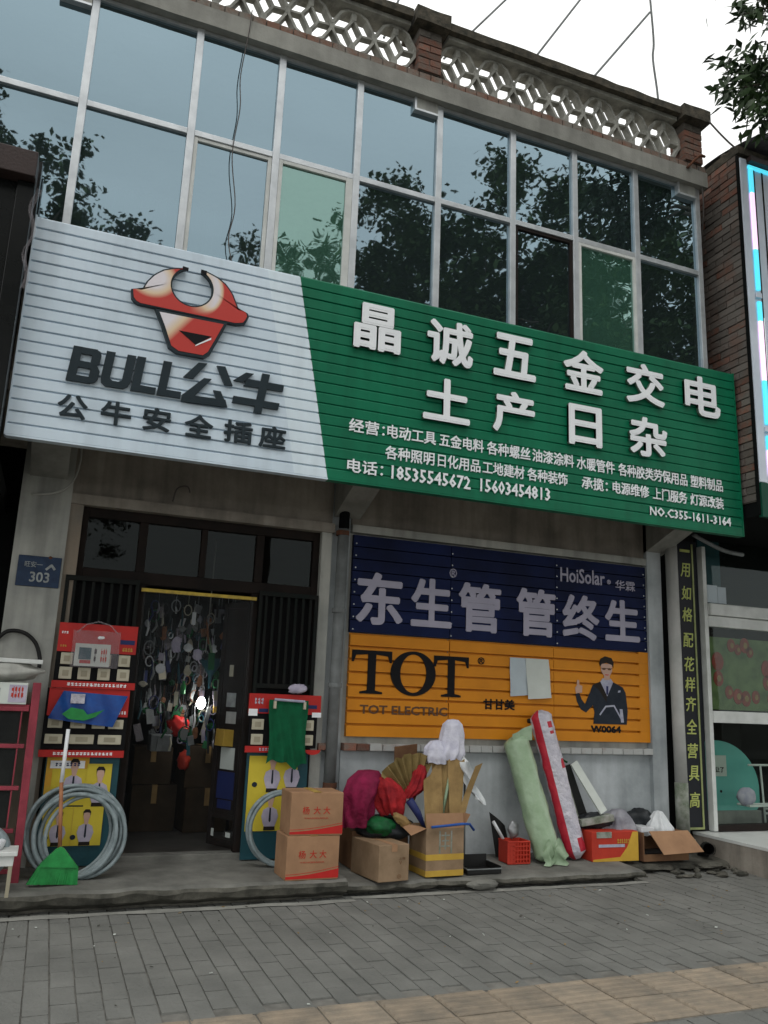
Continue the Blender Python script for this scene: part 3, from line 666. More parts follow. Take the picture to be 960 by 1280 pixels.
inn_path = [(CX+CR*math.cos(R_(a)), CZ+CR*math.sin(R_(a))) for a in [68-316*i/40 for i in range(41)]]
eb = MB(); ring_fan(out_path, inn_path, -1.100, -1.060, eb)
hd = [(.41, 4.225), (.955, 4.225), (.90, 4.08), (.845, 3.945), (.80, 3.905), (.60, 3.905), (.535, 3.94), (.47, 4.10)]
eb.prism(hd, -1.0985, -1.061); E_ = mk('emblem', eb, 'letter_dark', S)
def shrink(P, k, c=None):
    cx = sum(p[0] for p in P)/len(P) if c is None else c[0]; cz = sum(p[1] for p in P)/len(P) if c is None else c[1]
    return [(cx+(x-cx)*k, cz+(z-cz)*k) for x, z in P]
fb = MB()
o2 = [(CX+(x-CX)*.965+(0), 4.40+(z-4.40)*.945) for x, z in out_path]; i2 = [(CX+(x-CX)*1.08, CZ+(z-CZ)*1.08) for x, z in inn_path]
ring_fan(o2, i2, -1.103, -1.0995, fb)
fb.prism([(.445, 4.205), (.925, 4.205), (.875, 4.08), (.825, 3.96), (.79, 3.925), (.61, 3.925), (.555, 3.955), (.495, 4.10)], -1.1015, -1.0987)
mk('emblem_face', fb, 'emblem_print', E_)
for hx, hz in ((.600, 4.592), (.738, 4.598)): mk('horn_tip', MB().prism([(hx-.022, hz-.012), (hx+.022, hz-.016), (hx+.024, hz+.014), (hx-.02, hz+.018)], -1.1052, -1.1005), 'print_black', E_)
mk('emblem_mouth', MB().prism([(.60, 4.085), (.84, 4.085), (.73, 3.995)], -1.105, -1.1017), 'print_black', E_)
mk('emblem_mouth', MB().prism([(.728, 3.985), (.84, 4.06), (.84, 4.075), (.728, 3.995)], -1.1045, -1.1017), 'letter_white', E_)

# ================================================================== ADVERT BOARDS
A = thing('advert_board', 'wall advert of navy slats with pale characters above orange slats with black lettering', 'sign', (4.08, 0, 1.12))
def slatb(x0, x1, z0, sh, mat, depth=.019):
    b = MB(); yb = .026
    prof = [(yb, z0), (-.022, z0+.001), (-.022, z0+sh-depth), (.018, z0+sh-depth*.96), (.018, z0+sh-.0005)]
    b.v = [Vector((x, y, z)) for y, z in prof for x in (x0, x1)]
    for i in range(len(prof)-1): b.f.append([i*2, i*2+1, i*2+3, i*2+2]); b.mi.append(0)
    b.add([(x0, y, z) for y, z in prof]+[(x0, yb, prof[-1][1])], [(0, 1, 2, 3, 4, 5)]); b.add([(x1, y, z) for y, z in prof]+[(x1, yb, prof[-1][1])], [(5, 4, 3, 2, 1, 0)])
    mk('slat', b, mat, A)
for k in range(8):
    zo = 1.12+k*.1125
    for a, b in ((2.455, 3.435), (3.445, 4.575), (4.58, 5.60)): slatb(a, b, zo, .1125, 'orange')
    mk('slat', box_(5.601, 5.745, -.0225, .026, zo+.0005, zo+.112), 'orange', A)
for k in range(8):
    zo = 2.025+k*.1115
    for a, b in ((2.445, 3.435), (3.442, 4.60), (4.605, 5.715)): slatb(a, b, zo, .1115, 'navy', .008)
for x in (2.47, 3.45, 4.62, 5.69):
    for k in range(8): mk('rivet', MB().ball((x, -.024, 2.05+k*.1115), .008, .005, .008, nu=8, nv=5), 'alu', A)
nv = [(2.49, 2.95, 2.10, 2.58), (3.03, 3.45, 2.115, 2.57), (3.52, 3.98, 2.10, 2.57), (4.15, 4.60, 2.10, 2.57), (4.68, 5.12, 2.10, 2.55), (5.19, 5.62, 2.115, 2.54)]
chars(A, '东生管管终生', nv, -.0225, .010, ('navy_letter',), .030)
mk('lettering', text_mb('HoiSolar', 4.66, 5.20, 2.67, 2.82, -.0225, .004, .02, .0, 2), 'navy_letter', A)
mk('lettering', text_mb('®', 5.225, 5.275, 2.69, 2.74, -.0225, .004, .02, .0, 2), 'navy_letter', A)
mk('lettering', text_mb('华霖', 5.33, 5.58, 2.64, 2.745, -.0225, .004, .01, .0, 2), 'navy_letter', A)
mk('lettering', text_mb('®', 3.42, 3.50, 2.60, 2.69, -.0225, .004, .01, .0, 2), 'navy_letter', A)
def serifT(x0, x1, z0, z1):
    w_ = x1-x0; h = z1-z0; c = (x0+x1)/2; s = w_*.10
    b = MB()
    b.prism([(x0, z1), (x1, z1), (x1, z1-h*.27), (x1-w_*.05, z1-h*.27), (x1-w_*.10, z1-h*.12), (c+s, z1-h*.09), (c-s, z1-h*.09), (x0+w_*.10, z1-h*.12), (x0+w_*.05, z1-h*.27), (x0, z1-h*.27)][::1], -.0300, -.0225)
    b.prism([(c-s, z1-h*.088), (c+s, z1-h*.088), (c+s, z0+h*.08), (c+w_*.28, z0+h*.045), (c+w_*.28, z0), (c-w_*.28, z0), (c-w_*.28, z0+h*.045), (c-s, z0+h*.08)], -.0298, -.0225)
    return b
mk('character', serifT(2.475, 2.86, 1.49, 1.87), 'print_black', A)
mk('character', serifT(3.28, 3.64, 1.49, 1.86), 'print_black', A)
ob = MB(); n = 40
for i in range(n):
    t0, t1 = 2*math.pi*i/n, 2*math.pi*(i+1)/n; cx, cz = 3.075, 1.685
    ob.prism([(cx+.225*math.cos(t0), cz+.20*math.sin(t0)), (cx+.225*math.cos(t1), cz+.20*math.sin(t1)), (cx+.130*math.cos(t1), cz+.172*math.sin(t1)), (cx+.130*math.cos(t0), cz+.172*math.sin(t0))], -.0300, -.0225)
mk('character', ob, 'print_black', A)
mk('lettering', text_mb('®', 3.735, 3.81, 1.80, 1.87, -.0225, .004, .02, 0, 2), 'print_black', A)
mk('lettering', text_mb('TOT ELECTRIC', 2.57, 3.43, 1.315, 1.395, -.0225, .004, .03, 0, 2), 'brown_letter', A)
mk('lettering', text_mb('甘甘美', 3.80, 4.14, 1.39, 1.49, -.0225, .004, .04, 0, 2), 'print_black', A)
mk('lettering', text_mb('W0064', 5.00, 5.36, 1.205, 1.275, -.0225, .004, .05, 0, 2), 'print_black', A)
# the printed man
def ell(cx, cz, rx, rz, n=18): return [(cx+rx*math.cos(2*math.pi*i/n), cz+rz*math.sin(2*math.pi*i/n)) for i in range(n)]
def flat(P, y): return MB().prism(P, y, y+.003)
PR = mk('portrait_print', flat([(5.03, 1.29), (5.43, 1.29), (5.445, 1.42), (5.425, 1.60), (5.39, 1.655), (5.28, 1.70), (5.20, 1.64), (5.12, 1.70), (5.03, 1.665), (5.00, 1.60), (4.935, 1.475), (4.895, 1.52), (4.87, 1.58), (4.825, 1.57), (4.84, 1.50), (4.885, 1.425), (4.945, 1.395), (5.03, 1.47), (5.045, 1.40)], -.0265), 'suit_print', A)
mk('print_shape', flat([(5.12, 1.70), (5.20, 1.56), (5.275, 1.70), (5.245, 1.735), (5.15, 1.735)], -.0272), 'shirt_print', PR)
mk('print_shape', flat([(5.19, 1.66), (5.215, 1.66), (5.212, 1.585), (5.20, 1.57), (5.188, 1.585)], -.0277), 'navy_print', PR)
mk('print_shape', flat([(5.165, 1.72), (5.235, 1.72), (5.235, 1.76), (5.265, 1.81), (5.265, 1.88), (5.13, 1.88), (5.13, 1.81), (5.165, 1.76)], -.0281), 'skin_print', PR)
mk('print_shape', flat([(5.12, 1.85), (5.14, 1.875), (5.20, 1.89), (5.265, 1.87), (5.28, 1.84), (5.285, 1.90), (5.26, 1.94), (5.18, 1.955), (5.125, 1.925), (5.11, 1.88)], -.0287), 'hair_print', PR)
for gx in (5.165, 5.232): mk('print_shape', MB().prism(ell(gx, 1.828, .022, .011), -.0293, -.0265), 'brown_letter', PR)
mk('print_shape', MB().bar2([(5.13, 1.834), (5.266, 1.834)], .005, -.0296, -.026), 'hair_print', PR)
mk('print_shape', flat([(5.175, 1.775), (5.225, 1.775), (5.215, 1.765), (5.185, 1.765)], -.0290), 'red_print', PR)
mk('print_shape', flat([(5.03, 1.665), (5.12, 1.70), (5.20, 1.56), (5.19, 1.50), (5.10, 1.62)], -.0270), 'hair_print', PR)
mk('print_shape', flat([(5.33, 1.60), (5.36, 1.605), (5.36, 1.625), (5.335, 1.62)], -.0281), 'shirt_print', PR)
mk('print_shape', flat([(4.83, 1.575), (4.90, 1.585), (4.905, 1.65), (4.87, 1.66), (4.868, 1.705), (4.845, 1.705), (4.84, 1.65), (4.82, 1.63)], -.0281), 'skin_print', PR)
mk('print_shape', MB().bar2([(5.11, 1.38), (5.18, 1.46), (5.28, 1.47), (5.36, 1.35)], .016, -.0281, -.026), 'shirt_print', PR)
mk('print_shape', flat([(5.36, 1.31), (5.395, 1.31), (5.38, 1.44), (5.345, 1.44)], -.0283), 'shirt_print', PR)
def sheet(x0, x1, z0, z1, y, bow, skew, mat, label):
    b = MB().grid(lambda u, v: (x0+(x1-x0)*u+skew*v, y-bow*math.sin(math.pi*u)*(1-v*.7)-.004*math.sin(v*7+u*3), z0+(z1-z0)*v+.02*u*(1-v)), 10, 8)
    n0 = len(b.v); b2 = [p+Vector((0, .0015, 0)) for p in b.v]; b.add(b2, [f[::-1] for f in b.f[:]])
    one('paper_sheet', b, mat, label, 'paper', 'paper sheets pinned to the orange slats', smooth=True)
sheet(4.085, 4.30, 1.52, 1.885, -.035, .012, -.006, 'paper_blue', 'bluish left one of two blank paper sheets on the orange advert')
sheet(4.275, 4.535, 1.50, 1.885, -.046, .018, -.03, 'paper', 'cream right one of two blank paper sheets on the orange advert')

# house number plate
HP = thing('house_number_plate', 'small worn blue plate reading 303 screwed to the left pillar', 'sign', (-.17, -.065, 2.19))
pl = MB(); pl.box(-.33, -.015, -.074, -.062, 2.20, 2.44).rot((-.17, -.068, 2.32), (0, .0, 0))
mk('plate', pl, 'plate_blue', HP, bevel=.004)
mk('lettering', text_mb('303', -.235, -.09, 2.235, 2.315, -.0745, .003, .02, 0, 3), 'plate_letter', HP)
mk('lettering', text_mb('旺安一', -.28, -.15, 2.35, 2.395, -.0745, .003, .01, 0, 2), 'plate_letter', HP)
mk('lettering', MB().bar2([(-.12, 2.34), (-.085, 2.375), (-.06, 2.345)], .018, -.078, -.0745), 'plate_letter', HP)
mk('rust_spot', MB().ball((-.10, -.074, 2.435), .014, .006, .012, .4, 3, 10, 6, 3), 'rust', HP)

# ================================================================== PIPES AND WIRES
P1 = thing('drainpipe', 'grey drainpipe with rusty foot between the entrance and the advert', 'pipe', (2.33, -.06, .12))
mk('pipe_run', MB().tube([(2.315, -.055, .70), (2.33, -.055, 2.94)], .052, 14), 'pipe_grey', P1, smooth=True)
mk('pipe_run', MB().tube([(2.31, -.055, .115), (2.315, -.055, .699)], .060, 14), 'rust', P1, smooth=True)
for z in (.72, 1.55, 2.20, 2.9): mk('collar', MB().tube([(2.32, -.055, z-.02), (2.32, -.055, z+.02)], .062, 14), 'rust' if z < 1 or z > 2.8 else 'pipe_grey', P1)
mk('pipe_run', MB().tube([(2.33, -.055, 2.95), (2.33, -.06, 3.44)], .048, 12), 'black_flat', P1, smooth=True)
P2 = thing('drainpipe', 'thick pale drainpipe with mossy foot beside the black couplet board', 'pipe', (5.985, -.14, .1))
mk('pipe_run', MB().tube([(5.995, -.13, .75), (5.985, -.13, 1.6), (5.975, -.13, 3.40)], .062, 18), 'pipe_pale', P2, smooth=True)
mk('pipe_run', MB().tube([(5.995, -.13, .27), (5.995, -.13, .749)], .066, 18), 'moss', P2, smooth=True)
mk('elbow', MB().tube([(5.995, -.13, .27), (6.0, -.15, .20), (6.05, -.20, .165)], .062, 16, cap=False), 'moss', P2, smooth=True)
one('black_drain_elbow', MB().tube([(6.04, -.42, .17), (6.09, -.34, .17), (6.12, -.26, .12), (6.12, -.25, .06)], .055, 14, cap=False).tube([(6.04, -.42, .17), (6.035, -.435, .17)], .064, 14, cap=False), 'black_rubber', 'black plastic pipe elbow on the ground at the foot of the pale drainpipe', 'pipe', smooth=True)
def wire(name, pts, r, mat, label, cat='wire', group=None, n=6):
    P_ = [Vector(p) for p in pts]; Q = []
    for i in range(len(P_)-1):
        a = P_[max(i-1, 0)]; b = P_[i]; c = P_[i+1]; d = P_[min(i+2, len(P_)-1)]
        for k in range(5):
            t_ = k/5; Q.append(.5*((2*b)+(c-a)*t_+(2*a-5*b+4*c-d)*t_*t_+(3*b-a-3*c+d)*t_**3))
    Q.append(P_[-1]); return one(name, MB().tube(Q, r, n), mat, label, cat, group, smooth=True)
wire('cable', [(.94, -1.04, 7.13), (.93, -1.03, 6.9), (.90, -.985, 6.5), (.92, -.985, 6.2), (.89, -.985, 5.75), (.95, -.985, 5.3), (.92, -.985, 5.0), (.97, -.98, 4.78)], .0045, 'wire', 'thin grey cable hanging down over the upper window panes')
wire('cable', [(5.78, -1.0, 7.1), (5.86, -.96, 6.6), (6.02, -.6, 5.7), (6.085, -.7, 4.95), (6.085, -.8, 4.4), (6.085, -.6, 3.7)], .009, 'wire', 'dark sagging cable in front of the neighbouring brick wall')
wire('cable', [(5.86, -1.1, 7.62), (5.98, -1.15, 7.45), (6.12, -1.2, 7.3), (6.3, -1.25, 7.22)], .010, 'wire', 'short cable from the parapet corner to the neighbouring roof')
wire('cable', [(.02, -.05, 3.42), (.03, -.09, 3.25), (-.0, -.10, 3.08), (-.08, -.10, 2.98), (-.20, -.08, 2.94), (-.3, -.068, 2.93)], .009, 'wire_white', 'white cable curling down the left pillar below the sign')
wire('cable', [(.80, -.012, 3.02), (.82, -.07, 3.12), (.90, -.07, 3.15), (.93, -.06, 3.10)], .006, 'wire', 'small loop of wire sticking out above the lintel')
wire('conduit', [(6.15, -.28, 3.27), (6.40, -.25, 3.20), (6.65, -.22, 3.15), (6.9, -.2, 3.14)], .022, 'pipe_grey', 'grey bent conduit above the black couplet board', 'pipe')
wire('iron_rod', [(5.60, -1.03, 7.02), (5.74, -1.06, 7.18), (5.82, -1.06, 7.20)], .014, 'rust', 'rusty iron stub sticking from the corner pier', 'rod')
wire('black_hose', [(-.40, -.09, 1.78), (-.33, -.10, 1.845), (-.22, -.10, 1.84), (-.13, -.10, 1.77), (-.085, -.10, 1.66), (-.08, -.10, 1.58)], .015, 'black_rubber', 'black hose loop leaning on the left pillar above the pink rack', 'hose', n=10)
def rod(a, b, r, label): one('roof_rod', MB().tube([a, b], r, 7), 'pipe_grey', label, 'rod', 'thin rods rising from the parapet')
rod((2.30, -.6, 7.74), (2.62, -.6, 8.9), .012, 'leftmost short rod rising behind the parapet near the middle pier')
rod((2.95, -.6, 7.74), (3.95, -.6, 9.15), .011, 'slanting rod rising from the cap just right of the middle pier')
rod((3.77, -.6, 7.74), (5.1, -.6, 9.95), .012, 'long slanting rod rising from the middle of the parapet cap')
rod((4.46, -.6, 7.74), (5.56, -.6, 9.33), .013, 'slanting rod that meets the upright one at its top')
wire('roof_rod', [(5.62, -.6, 7.72), (5.63, -.6, 8.2), (5.58, -.6, 8.7), (5.60, -.6, 9.0), (5.55, -.6, 9.9)], .014, 'pipe_grey', 'crooked upright rod near the right end of the parapet', 'rod', 'thin rods rising from the parapet')

# ================================================================== LEFT NEIGHBOUR
LN = thing('neighbour_sign_box', 'dark glossy sign box of the shop next door left of the silver sign', 'sign', (-1.8, -1.2, 3.0))
mk('panel', box_(-3.5, -.62, -1.20, -.99, 3.0, 4.92), 'dark_gloss', LN)
mk('cap_beam', box_(-3.5, -.50, -1.32, -.99, 4.925, 5.12), 'dark_brown', LN, bevel=.006)
mk('end_post', box_(-.615, -.50, -1.24, -.99, 2.9, 4.92), 'dark_gloss', LN, bevel=.006)
mk('corner_strip', box_(-.56, -.485, -1.08, -.985, 4.60, 5.20), 'dark_gloss', LN)
b = MB().grid(lambda u, v: (-.50+.03*u+.02*math.sin(v*14), -1.255-.02*math.sin(v*9+u*3), 4.1+.78*v), 3, 20)
mk('torn_film', b, 'pvc_bag', LN, smooth=True)
NB = thing('neighbour_shop', 'dark recessed shop front of the building on the far left', 'building', (-1.8, 0, 0))
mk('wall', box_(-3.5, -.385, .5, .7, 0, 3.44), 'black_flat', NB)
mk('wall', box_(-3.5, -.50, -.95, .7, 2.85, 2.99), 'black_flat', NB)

# ================================================================== RIGHT NEIGHBOUR
RN = thing('brick_building', 'brick building on the right with a bare side wall and white framed shop window', 'building', (8, 0, 0))
bx0 = 6.10
mk('wall', box_(bx0+.012, 6.35, -1.20, 2, 3.44, 7.22), 'mortar', RN)
bm = None; z = 3.30; k = 0
for row in range(52):
    z = 3.45+row*.0755
    if z > 7.18: break
    y = -1.20+(.12 if row % 2 else 0)
    if row % 2: mk('brick', box_(bx0+rnd.uniform(-.004, .004), bx0+.02, -1.197, -1.085, z, z+.063), 'brick_grey', RN)
    while y < -.10:
        y1_ = min(y+.235, 0)
        red = z > 6.85 or rnd.random() < .22
        mk('brick', box_(bx0+rnd.uniform(-.006, .005), bx0+.02, y+.005, y1_-.003, z, z+.063), 'brick_red' if red else 'brick_grey', RN)
        y += .24
mk('roof_edge', rough_beam(6.10, 9.5, -1.24, 1.5, 7.225, 7.30, 20, .02, 3), 'cap', RN)
rt = MB()
for i in range(9):
    rt.ball((6.2+.02*i, -1.1+i*.13, 7.33+.02*(i % 3)), .09, .09, .05, .5, 2, 9, 6, i)
tag(mk('roof_rubble', rt, 'cap', RN), kind='stuff')
LS = thing('led_sign', 'pale ribbed billboard edged with cyan and pink light strips on the right', 'sign', (7.5, -1.3, 3.3))
mk('edge_trim', box_(6.110, 6.20, -1.25, -1.215, 3.62, 7.16), 'led_panel', LS, bevel=.006)
mk('edge_trim', box_(6.092, 6.108, -1.236, -1.203, 3.30, 7.19), 'black_flat', LS)
for i in range(24):
    x = 6.202+i*.115
    b = MB(); b.add([(x, -1.235, 3.62), (x+.085, -1.235, 3.62), (x+.095, -1.215, 3.62), (x+.115, -1.215, 3.62), (x, -1.235, 7.12), (x+.085, -1.235, 7.12), (x+.095, -1.215, 7.12), (x+.115, -1.215, 7.12)], [(0, 1, 5, 4), (1, 2, 6, 5), (2, 3, 7, 6)])
    mk('rib', b, 'led_panel', LS)
seg = [('led_cyan', 6.72, 7.02), ('led_pink', 5.78, 6.71), ('led_cyan', 5.20, 5.77), ('led_cyan', 4.86, 5.06), ('led_pink', 4.10, 4.85), ('led_cyan', 3.70, 4.09)]
seg = [('led_cyan', 6.78, 7.05), ('led_pink', 6.12, 6.775), ('led_cyan', 5.66, 6.115), ('led_cyan', 5.32, 5.53), ('led_pink', 4.68, 5.315), ('led_cyan', 4.22, 4.675), ('led_cyan', 3.96, 4.10), ('led_pink', 3.70, 3.955)]
for mt_, a, b in seg: mk('light_strip', box_(6.225, 6.268, -1.262, -1.24, a, b), mt_, LS)
for i in range(8): mk('light_strip', box_(6.215+i*.3, 6.215+i*.3+.297, -1.262, -1.24, 7.065, 7.095), 'led_cyan' if i % 2 == 0 else 'led_pink', LS)
for z in (5.57, 4.14): mk('clip', box_(6.205, 6.275, -1.266, -1.236, z, z+.05), 'led_panel', LS)
mk('lower_band', box_(6.11, 9.1, -1.255, -1.21, 3.28, 3.615), 'dark_green', LS)
mk('top_trim', box_(6.21, 9.1, -1.30, -1.205, 7.121, 7.18), 'dark_brown', LS)
mk('awning_sheet', MB().grid(lambda u, v: (6.15+3*u, -1.45+1.4*v, 7.30+.10*math.sin(u*12)+.12*math.sin(v*3)), 30, 8), 'grey_bag', RN, smooth=True)
# its ground floor front, inside and platform
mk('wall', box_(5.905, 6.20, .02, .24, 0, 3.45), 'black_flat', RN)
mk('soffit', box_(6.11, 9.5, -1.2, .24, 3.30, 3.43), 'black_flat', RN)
fb = MB(); fb.box(6.42, 6.47, -.10, -.02, .27, 3.2)
mk('frame_bar', fb, 'alu_white', RN, bevel=.004)
mk('frame_bar', box_(6.47, 9.4, -.14, -.02, 2.46, 2.585), 'alu_white', RN, bevel=.01)
mk('frame_bar', box_(6.47, 9.4, -.10, -.02, 2.34, 2.455), 'alu_white', RN, bevel=.01)
mk('frame_bar', box_(6.47, 9.4, -.11, -.02, 1.34, 1.46), 'alu_white', RN, bevel=.006)
mk('frame_bar', box_(6.47, 9.4, -.10, -.02, .27, .33), 'frame_brown', RN)
mk('pane', MB().grid(lambda u, v: (6.47+2.9*u, -.06, 1.46+.88*v), 3, 3), 'glass_shop', RN)
mk('pane', MB().grid(lambda u, v: (6.47+2.9*u, -.06, .33+1.01*v), 3, 3), 'glass_shop', RN)
mk('pane', MB().grid(lambda u, v: (6.47+2.9*u, -.06, 2.585+.7*v), 3, 3), 'glass_shop', RN)
rm = MB(); rm.box(6.2, 9.5, 2.5, 2.6, 0, 3.4); rm.box(6.25, 6.40, .0, 2.5, .2, 3.3); rm.box(9.4, 9.5, -.02, 2.5, 0, 3.4); rm.box(6.4, 9.4, 0, 2.5, .2, .262)
mk('interior', rm, 'room', RN)
mk('interior_shade', box_(6.78, 9.4, .02, .05, 2.58, 3.3), 'black_flat', RN)  # black sheet behind the upper panes, darkness of the interior put into its colour
mk('wall', box_(6.47, 6.78, .02, .05, 2.58, 3.3), 'teal_board', RN)
struct('shop_platform', MB().box(6.23, 9.8, -1.9, 0, .235, .262, 0).box(6.235, 9.8, -1.895, 0, -.05, .235, 1), ['tile_white', 'conc_dark'])
for i, (xa, xb) in enumerate(((6.50, 6.64), (6.645, 6.76))):
    one('notice_sheet', box_(xa, xb, -.07, -.066, 2.60, 2.79-.01*i), 'paper_blue', ('left' if i == 0 else 'right')+' of two pale notices taped inside the glass above the white shop beam', 'paper', 'notices above the white beam')
GP = thing('window_poster', 'green poster with red dish pictures behind the shop window on the right', 'poster', (7.3, .02, 1.46))
mk('sheet', box_(6.50, 8.4, .0, .01, 1.475, 2.24), 'poster_green', GP)
for (x, z_, r) in ((6.66, 1.98, .085), (6.66, 1.80, .07), (6.86, 2.16, .06), (6.95, 2.12, .05), (7.05, 2.17, .07), (7.12, 2.10, .05), (7.35, 1.93, .08), (7.35, 1.78, .07), (6.80, 1.66, .06), (6.92, 1.62, .07), (7.03, 1.60, .07), (7.17, 1.62, .06), (7.4, 1.60, .07), (7.7, 1.9, .1), (7.9, 1.7, .08)):
    mk('dish_picture', MB().prism(ell(x, z_, r*.95, r*1.2), -.004, 0), 'poster_red', GP)
    mk('dish_picture', MB().prism(ell(x+.01, z_, r*.4, r*.5), -.0055, -.004), 'poster_red' if r > .07 else 'kraft', GP)
AR = thing('arched_board', 'teal arched board standing inside the lower shop window', 'board', (7.15, .35, .262))
ap = [(6.55, .40)]+[(6.95+.60*math.cos(R_(a)), .62+.52*math.sin(R_(a))) for a in range(130, -1, -6)]+[(7.55, .45), (7.50, .40)]
mk('board_sheet', MB().prism(ap, .40, .43), 'teal_arch', AR)
mk('base', box_(6.6, 7.5, .34, .48, .262, .40), 'conc_beam', AR)
mk('notice', box_(6.82, 7.08, .385, .398, .76, .98), 'paper', AR)
mk('lettering', text_mb('转让了', 6.86, 7.04, .80, .86, .3848, .002, .03, 0, 2), 'print_black', AR)
mk('hole', MB().prism(ell(7.0, .60, .014, .014), .395, .3995), 'print_black', AR)
RK = thing('wire_stand', 'white wire rack with a small printed pillow box in the right shop window', 'rack', (7.3, .1, .262))
rk = MB()
for (a, b) in (((7.36, .15, .262), (7.33, .15, .90)), ((7.16, .15, .9), (7.55, .15, .9)), ((6.98, .15, .50), (7.55, .15, .49)), ((7.36, .15, .45), (7.7, .15, .44)), ((7.36, .15, .40), (7.7, .15, .39)), ((7.3, .1, .27), (7.5, .2, .27))):
    rk.tube([a, b], .012, 6)
mk('frame', rk, 'alu_white', RK, smooth=True)
mk('tray', box_(7.08, 7.55, .08, .24, .475, .495), 'alu_white', RK)
one('pillow_box', MB().ball((7.10, .14, .575), .13, .05, .095, .12, 2, 16, 10, 4), 'lavender_print', 'small patterned packet lying on the white wire rack', 'packet', smooth=True)
# couplet board
CB = thing('couplet_board', 'tall narrow black board with yellow-green characters beside the pale drainpipe', 'sign', (6.2, -.03, .27))
mk('board', box_(6.05, 6.40, -.04, .018, .28, 3.25), 'couplet_black', CB)
mk('border', box_(6.325, 6.345, -.048, -.0405, .285, 3.22), 'couplet_border', CB)
mk('border', box_(6.08, 6.3245, -.048, -.0405, .285, .305), 'couplet_border', CB)
zc = [3.14, 2.93, 2.68, 2.45, 2.18, 1.93, 1.72, 1.52, 1.29, 1.05, .83, .57]
for ch, z_ in zip('一用如格配花样齐全营具高', zc):
    hh = .075 if ch != '一' else .015
    mk('character', text_mb(ch, 6.17, 6.305, z_-hh, z_+hh, -.0405, .005, .015, .12, 2), 'couplet_gold', CB)

# ================================================================== DISPLAYS BY THE DOOR
def ticks(b, x0, x1, z0, z1, y, n, sd=0):      # small blurred white marks printed on a strip
    r_ = random.Random(sd); w_ = (x1-x0)/n
    for i in range(n):
        x = x0+i*w_
        for k in range(2):
            zz = z0+(z1-z0)*(.1+.5*k); b.box(x+w_*.1, x+w_*r_.uniform(.6, .9), y-.002, y, zz, zz+(z1-z0)*r_.uniform(.22, .34))
        xx = x+w_*r_.uniform(.2, .6); b.box(xx, xx+w_*.2, y-.0024, y-.0001, z0, z1)
    return b
def switch_plate(par, x0, x1, z0, z1, y):
    p = mk('switch_plate', box_(x0, x1, y-.012, y, z0, z1), 'switch', par, bevel=.004)
    mk('rocker', box_(x0+(x1-x0)*.25, x1-(x1-x0)*.25, y-.0145, y-.0122, z0+(z1-z0)*.25, z1-(z1-z0)*.25), 'switch_in', p)
G1 = 'switch display boards beside the entrance'
D1 = thing('display_board', 'switch display board behind the clear bag, topmost left of the door', 'display board', (.33, -.12, 1.48), G1)
mk('panel', box_(.035, .625, -.135, -.115, 1.49, 1.93), 'board_black', D1)
mk('header', box_(.03, .615, -.142, -.136, 1.715, 1.935), 'red_print', D1)
mk('print_shape', box_(.49, .60, -.1445, -.1421, 1.79, 1.825), 'navy_print', D1)
mk('print_shape', ticks(MB(), .51, .59, 1.735, 1.765, -.1421, 4, 2), 'tape', D1)
mk('print_shape', ticks(MB(), .05, .10, 1.85, 1.87, -.1421, 3, 3), 'letter_white', D1)
mk('print_shape', ticks(MB(), .05, .10, 1.75, 1.765, -.1421, 3, 4), 'tape', D1)
for x0 in (.065, .20, .345, .49):
    switch_plate(D1, x0, x0+.088, 1.618, 1.706, -.136); switch_plate(D1, x0, x0+.092, 1.508, 1.598, -.136)
D2 = thing('display_board', 'switch display board behind the blue bag, lower one left of the door', 'display board', (.3, -.14, .93), G1)
mk('panel', box_(.0, .60, -.165, -.145, .99, 1.44), 'board_black', D2)
mk('header', box_(.015, .60, -.172, -.166, 1.235, 1.44), 'red_print', D2)
mk('strip', box_(.02, .63, -.185, -.166, 1.442, 1.495), 'red_print', D2)
mk('print_shape', ticks(MB(), .13, .57, 1.458, 1.482, -.1851, 16, 5), 'letter_white', D2)
mk('print_shape', box_(.50, .56, -.1745, -.1721, 1.31, 1.345), 'navy_print', D2)
mk('print_shape', ticks(MB(), .53, .59, 1.255, 1.28, -.1721, 3, 8), 'letter_white', D2)
for x0, x1 in ((.03, .135), (.19, .30), (.345, .44), (.465, .575)): switch_plate(D2, x0, x1, 1.145, 1.215, -.166)
for x0, x1 in ((.02, .145), (.195, .37), (.40, .57)): switch_plate(D2, x0, x1, 1.03, 1.10, -.166)
mk('strip', box_(-.01, .60, -.185, -.146, .935, .985), 'red_print', D2)
mk('print_shape', ticks(MB(), .09, .52, .95, .972, -.1851, 16, 6), 'letter_white', D2)
D3 = thing('display_board', 'switch display board half hidden by green netting, on the right side of the door', 'display board', (1.86, -.12, .94), G1)
mk('panel', box_(1.57, 2.15, -.135, -.115, 1.02, 1.29), 'board_black', D3)
mk('header', box_(1.555, 2.175, -.142, -.116, 1.295, 1.455), 'red_print', D3)
mk('print_shape', box_(1.64, 1.72, -.1445, -.1421, 1.305, 1.335), 'navy_print', D3)
mk('print_shape', box_(1.555, 1.63, -.1455, -.1425, 1.275, 1.33), 'letter_white', D3)
mk('print_shape', box_(2.10, 2.18, -.1455, -.1425, 1.275, 1.315), 'letter_white', D3)
mk('print_shape', box_(2.05, 2.14, -.1445, -.1421, 1.345, 1.375), 'navy_print', D3)
mk('print_shape', ticks(MB(), 1.60, 1.68, 1.37, 1.42, -.1421, 3, 9), 'lavender_print', D3)
for x0 in (1.59, 2.02):
    switch_plate(D3, x0, x0+.10, 1.165, 1.25, -.136); switch_plate(D3, x0, x0+.10, 1.045, 1.13, -.136)
mk('strip', box_(1.545, 1.76, -.155, -.136, .985, 1.035), 'red_print', D3)
mk('print_shape', ticks(MB(), 1.66, 1.755, .998, 1.022, -.1551, 4, 9), 'lavender_print', D3)
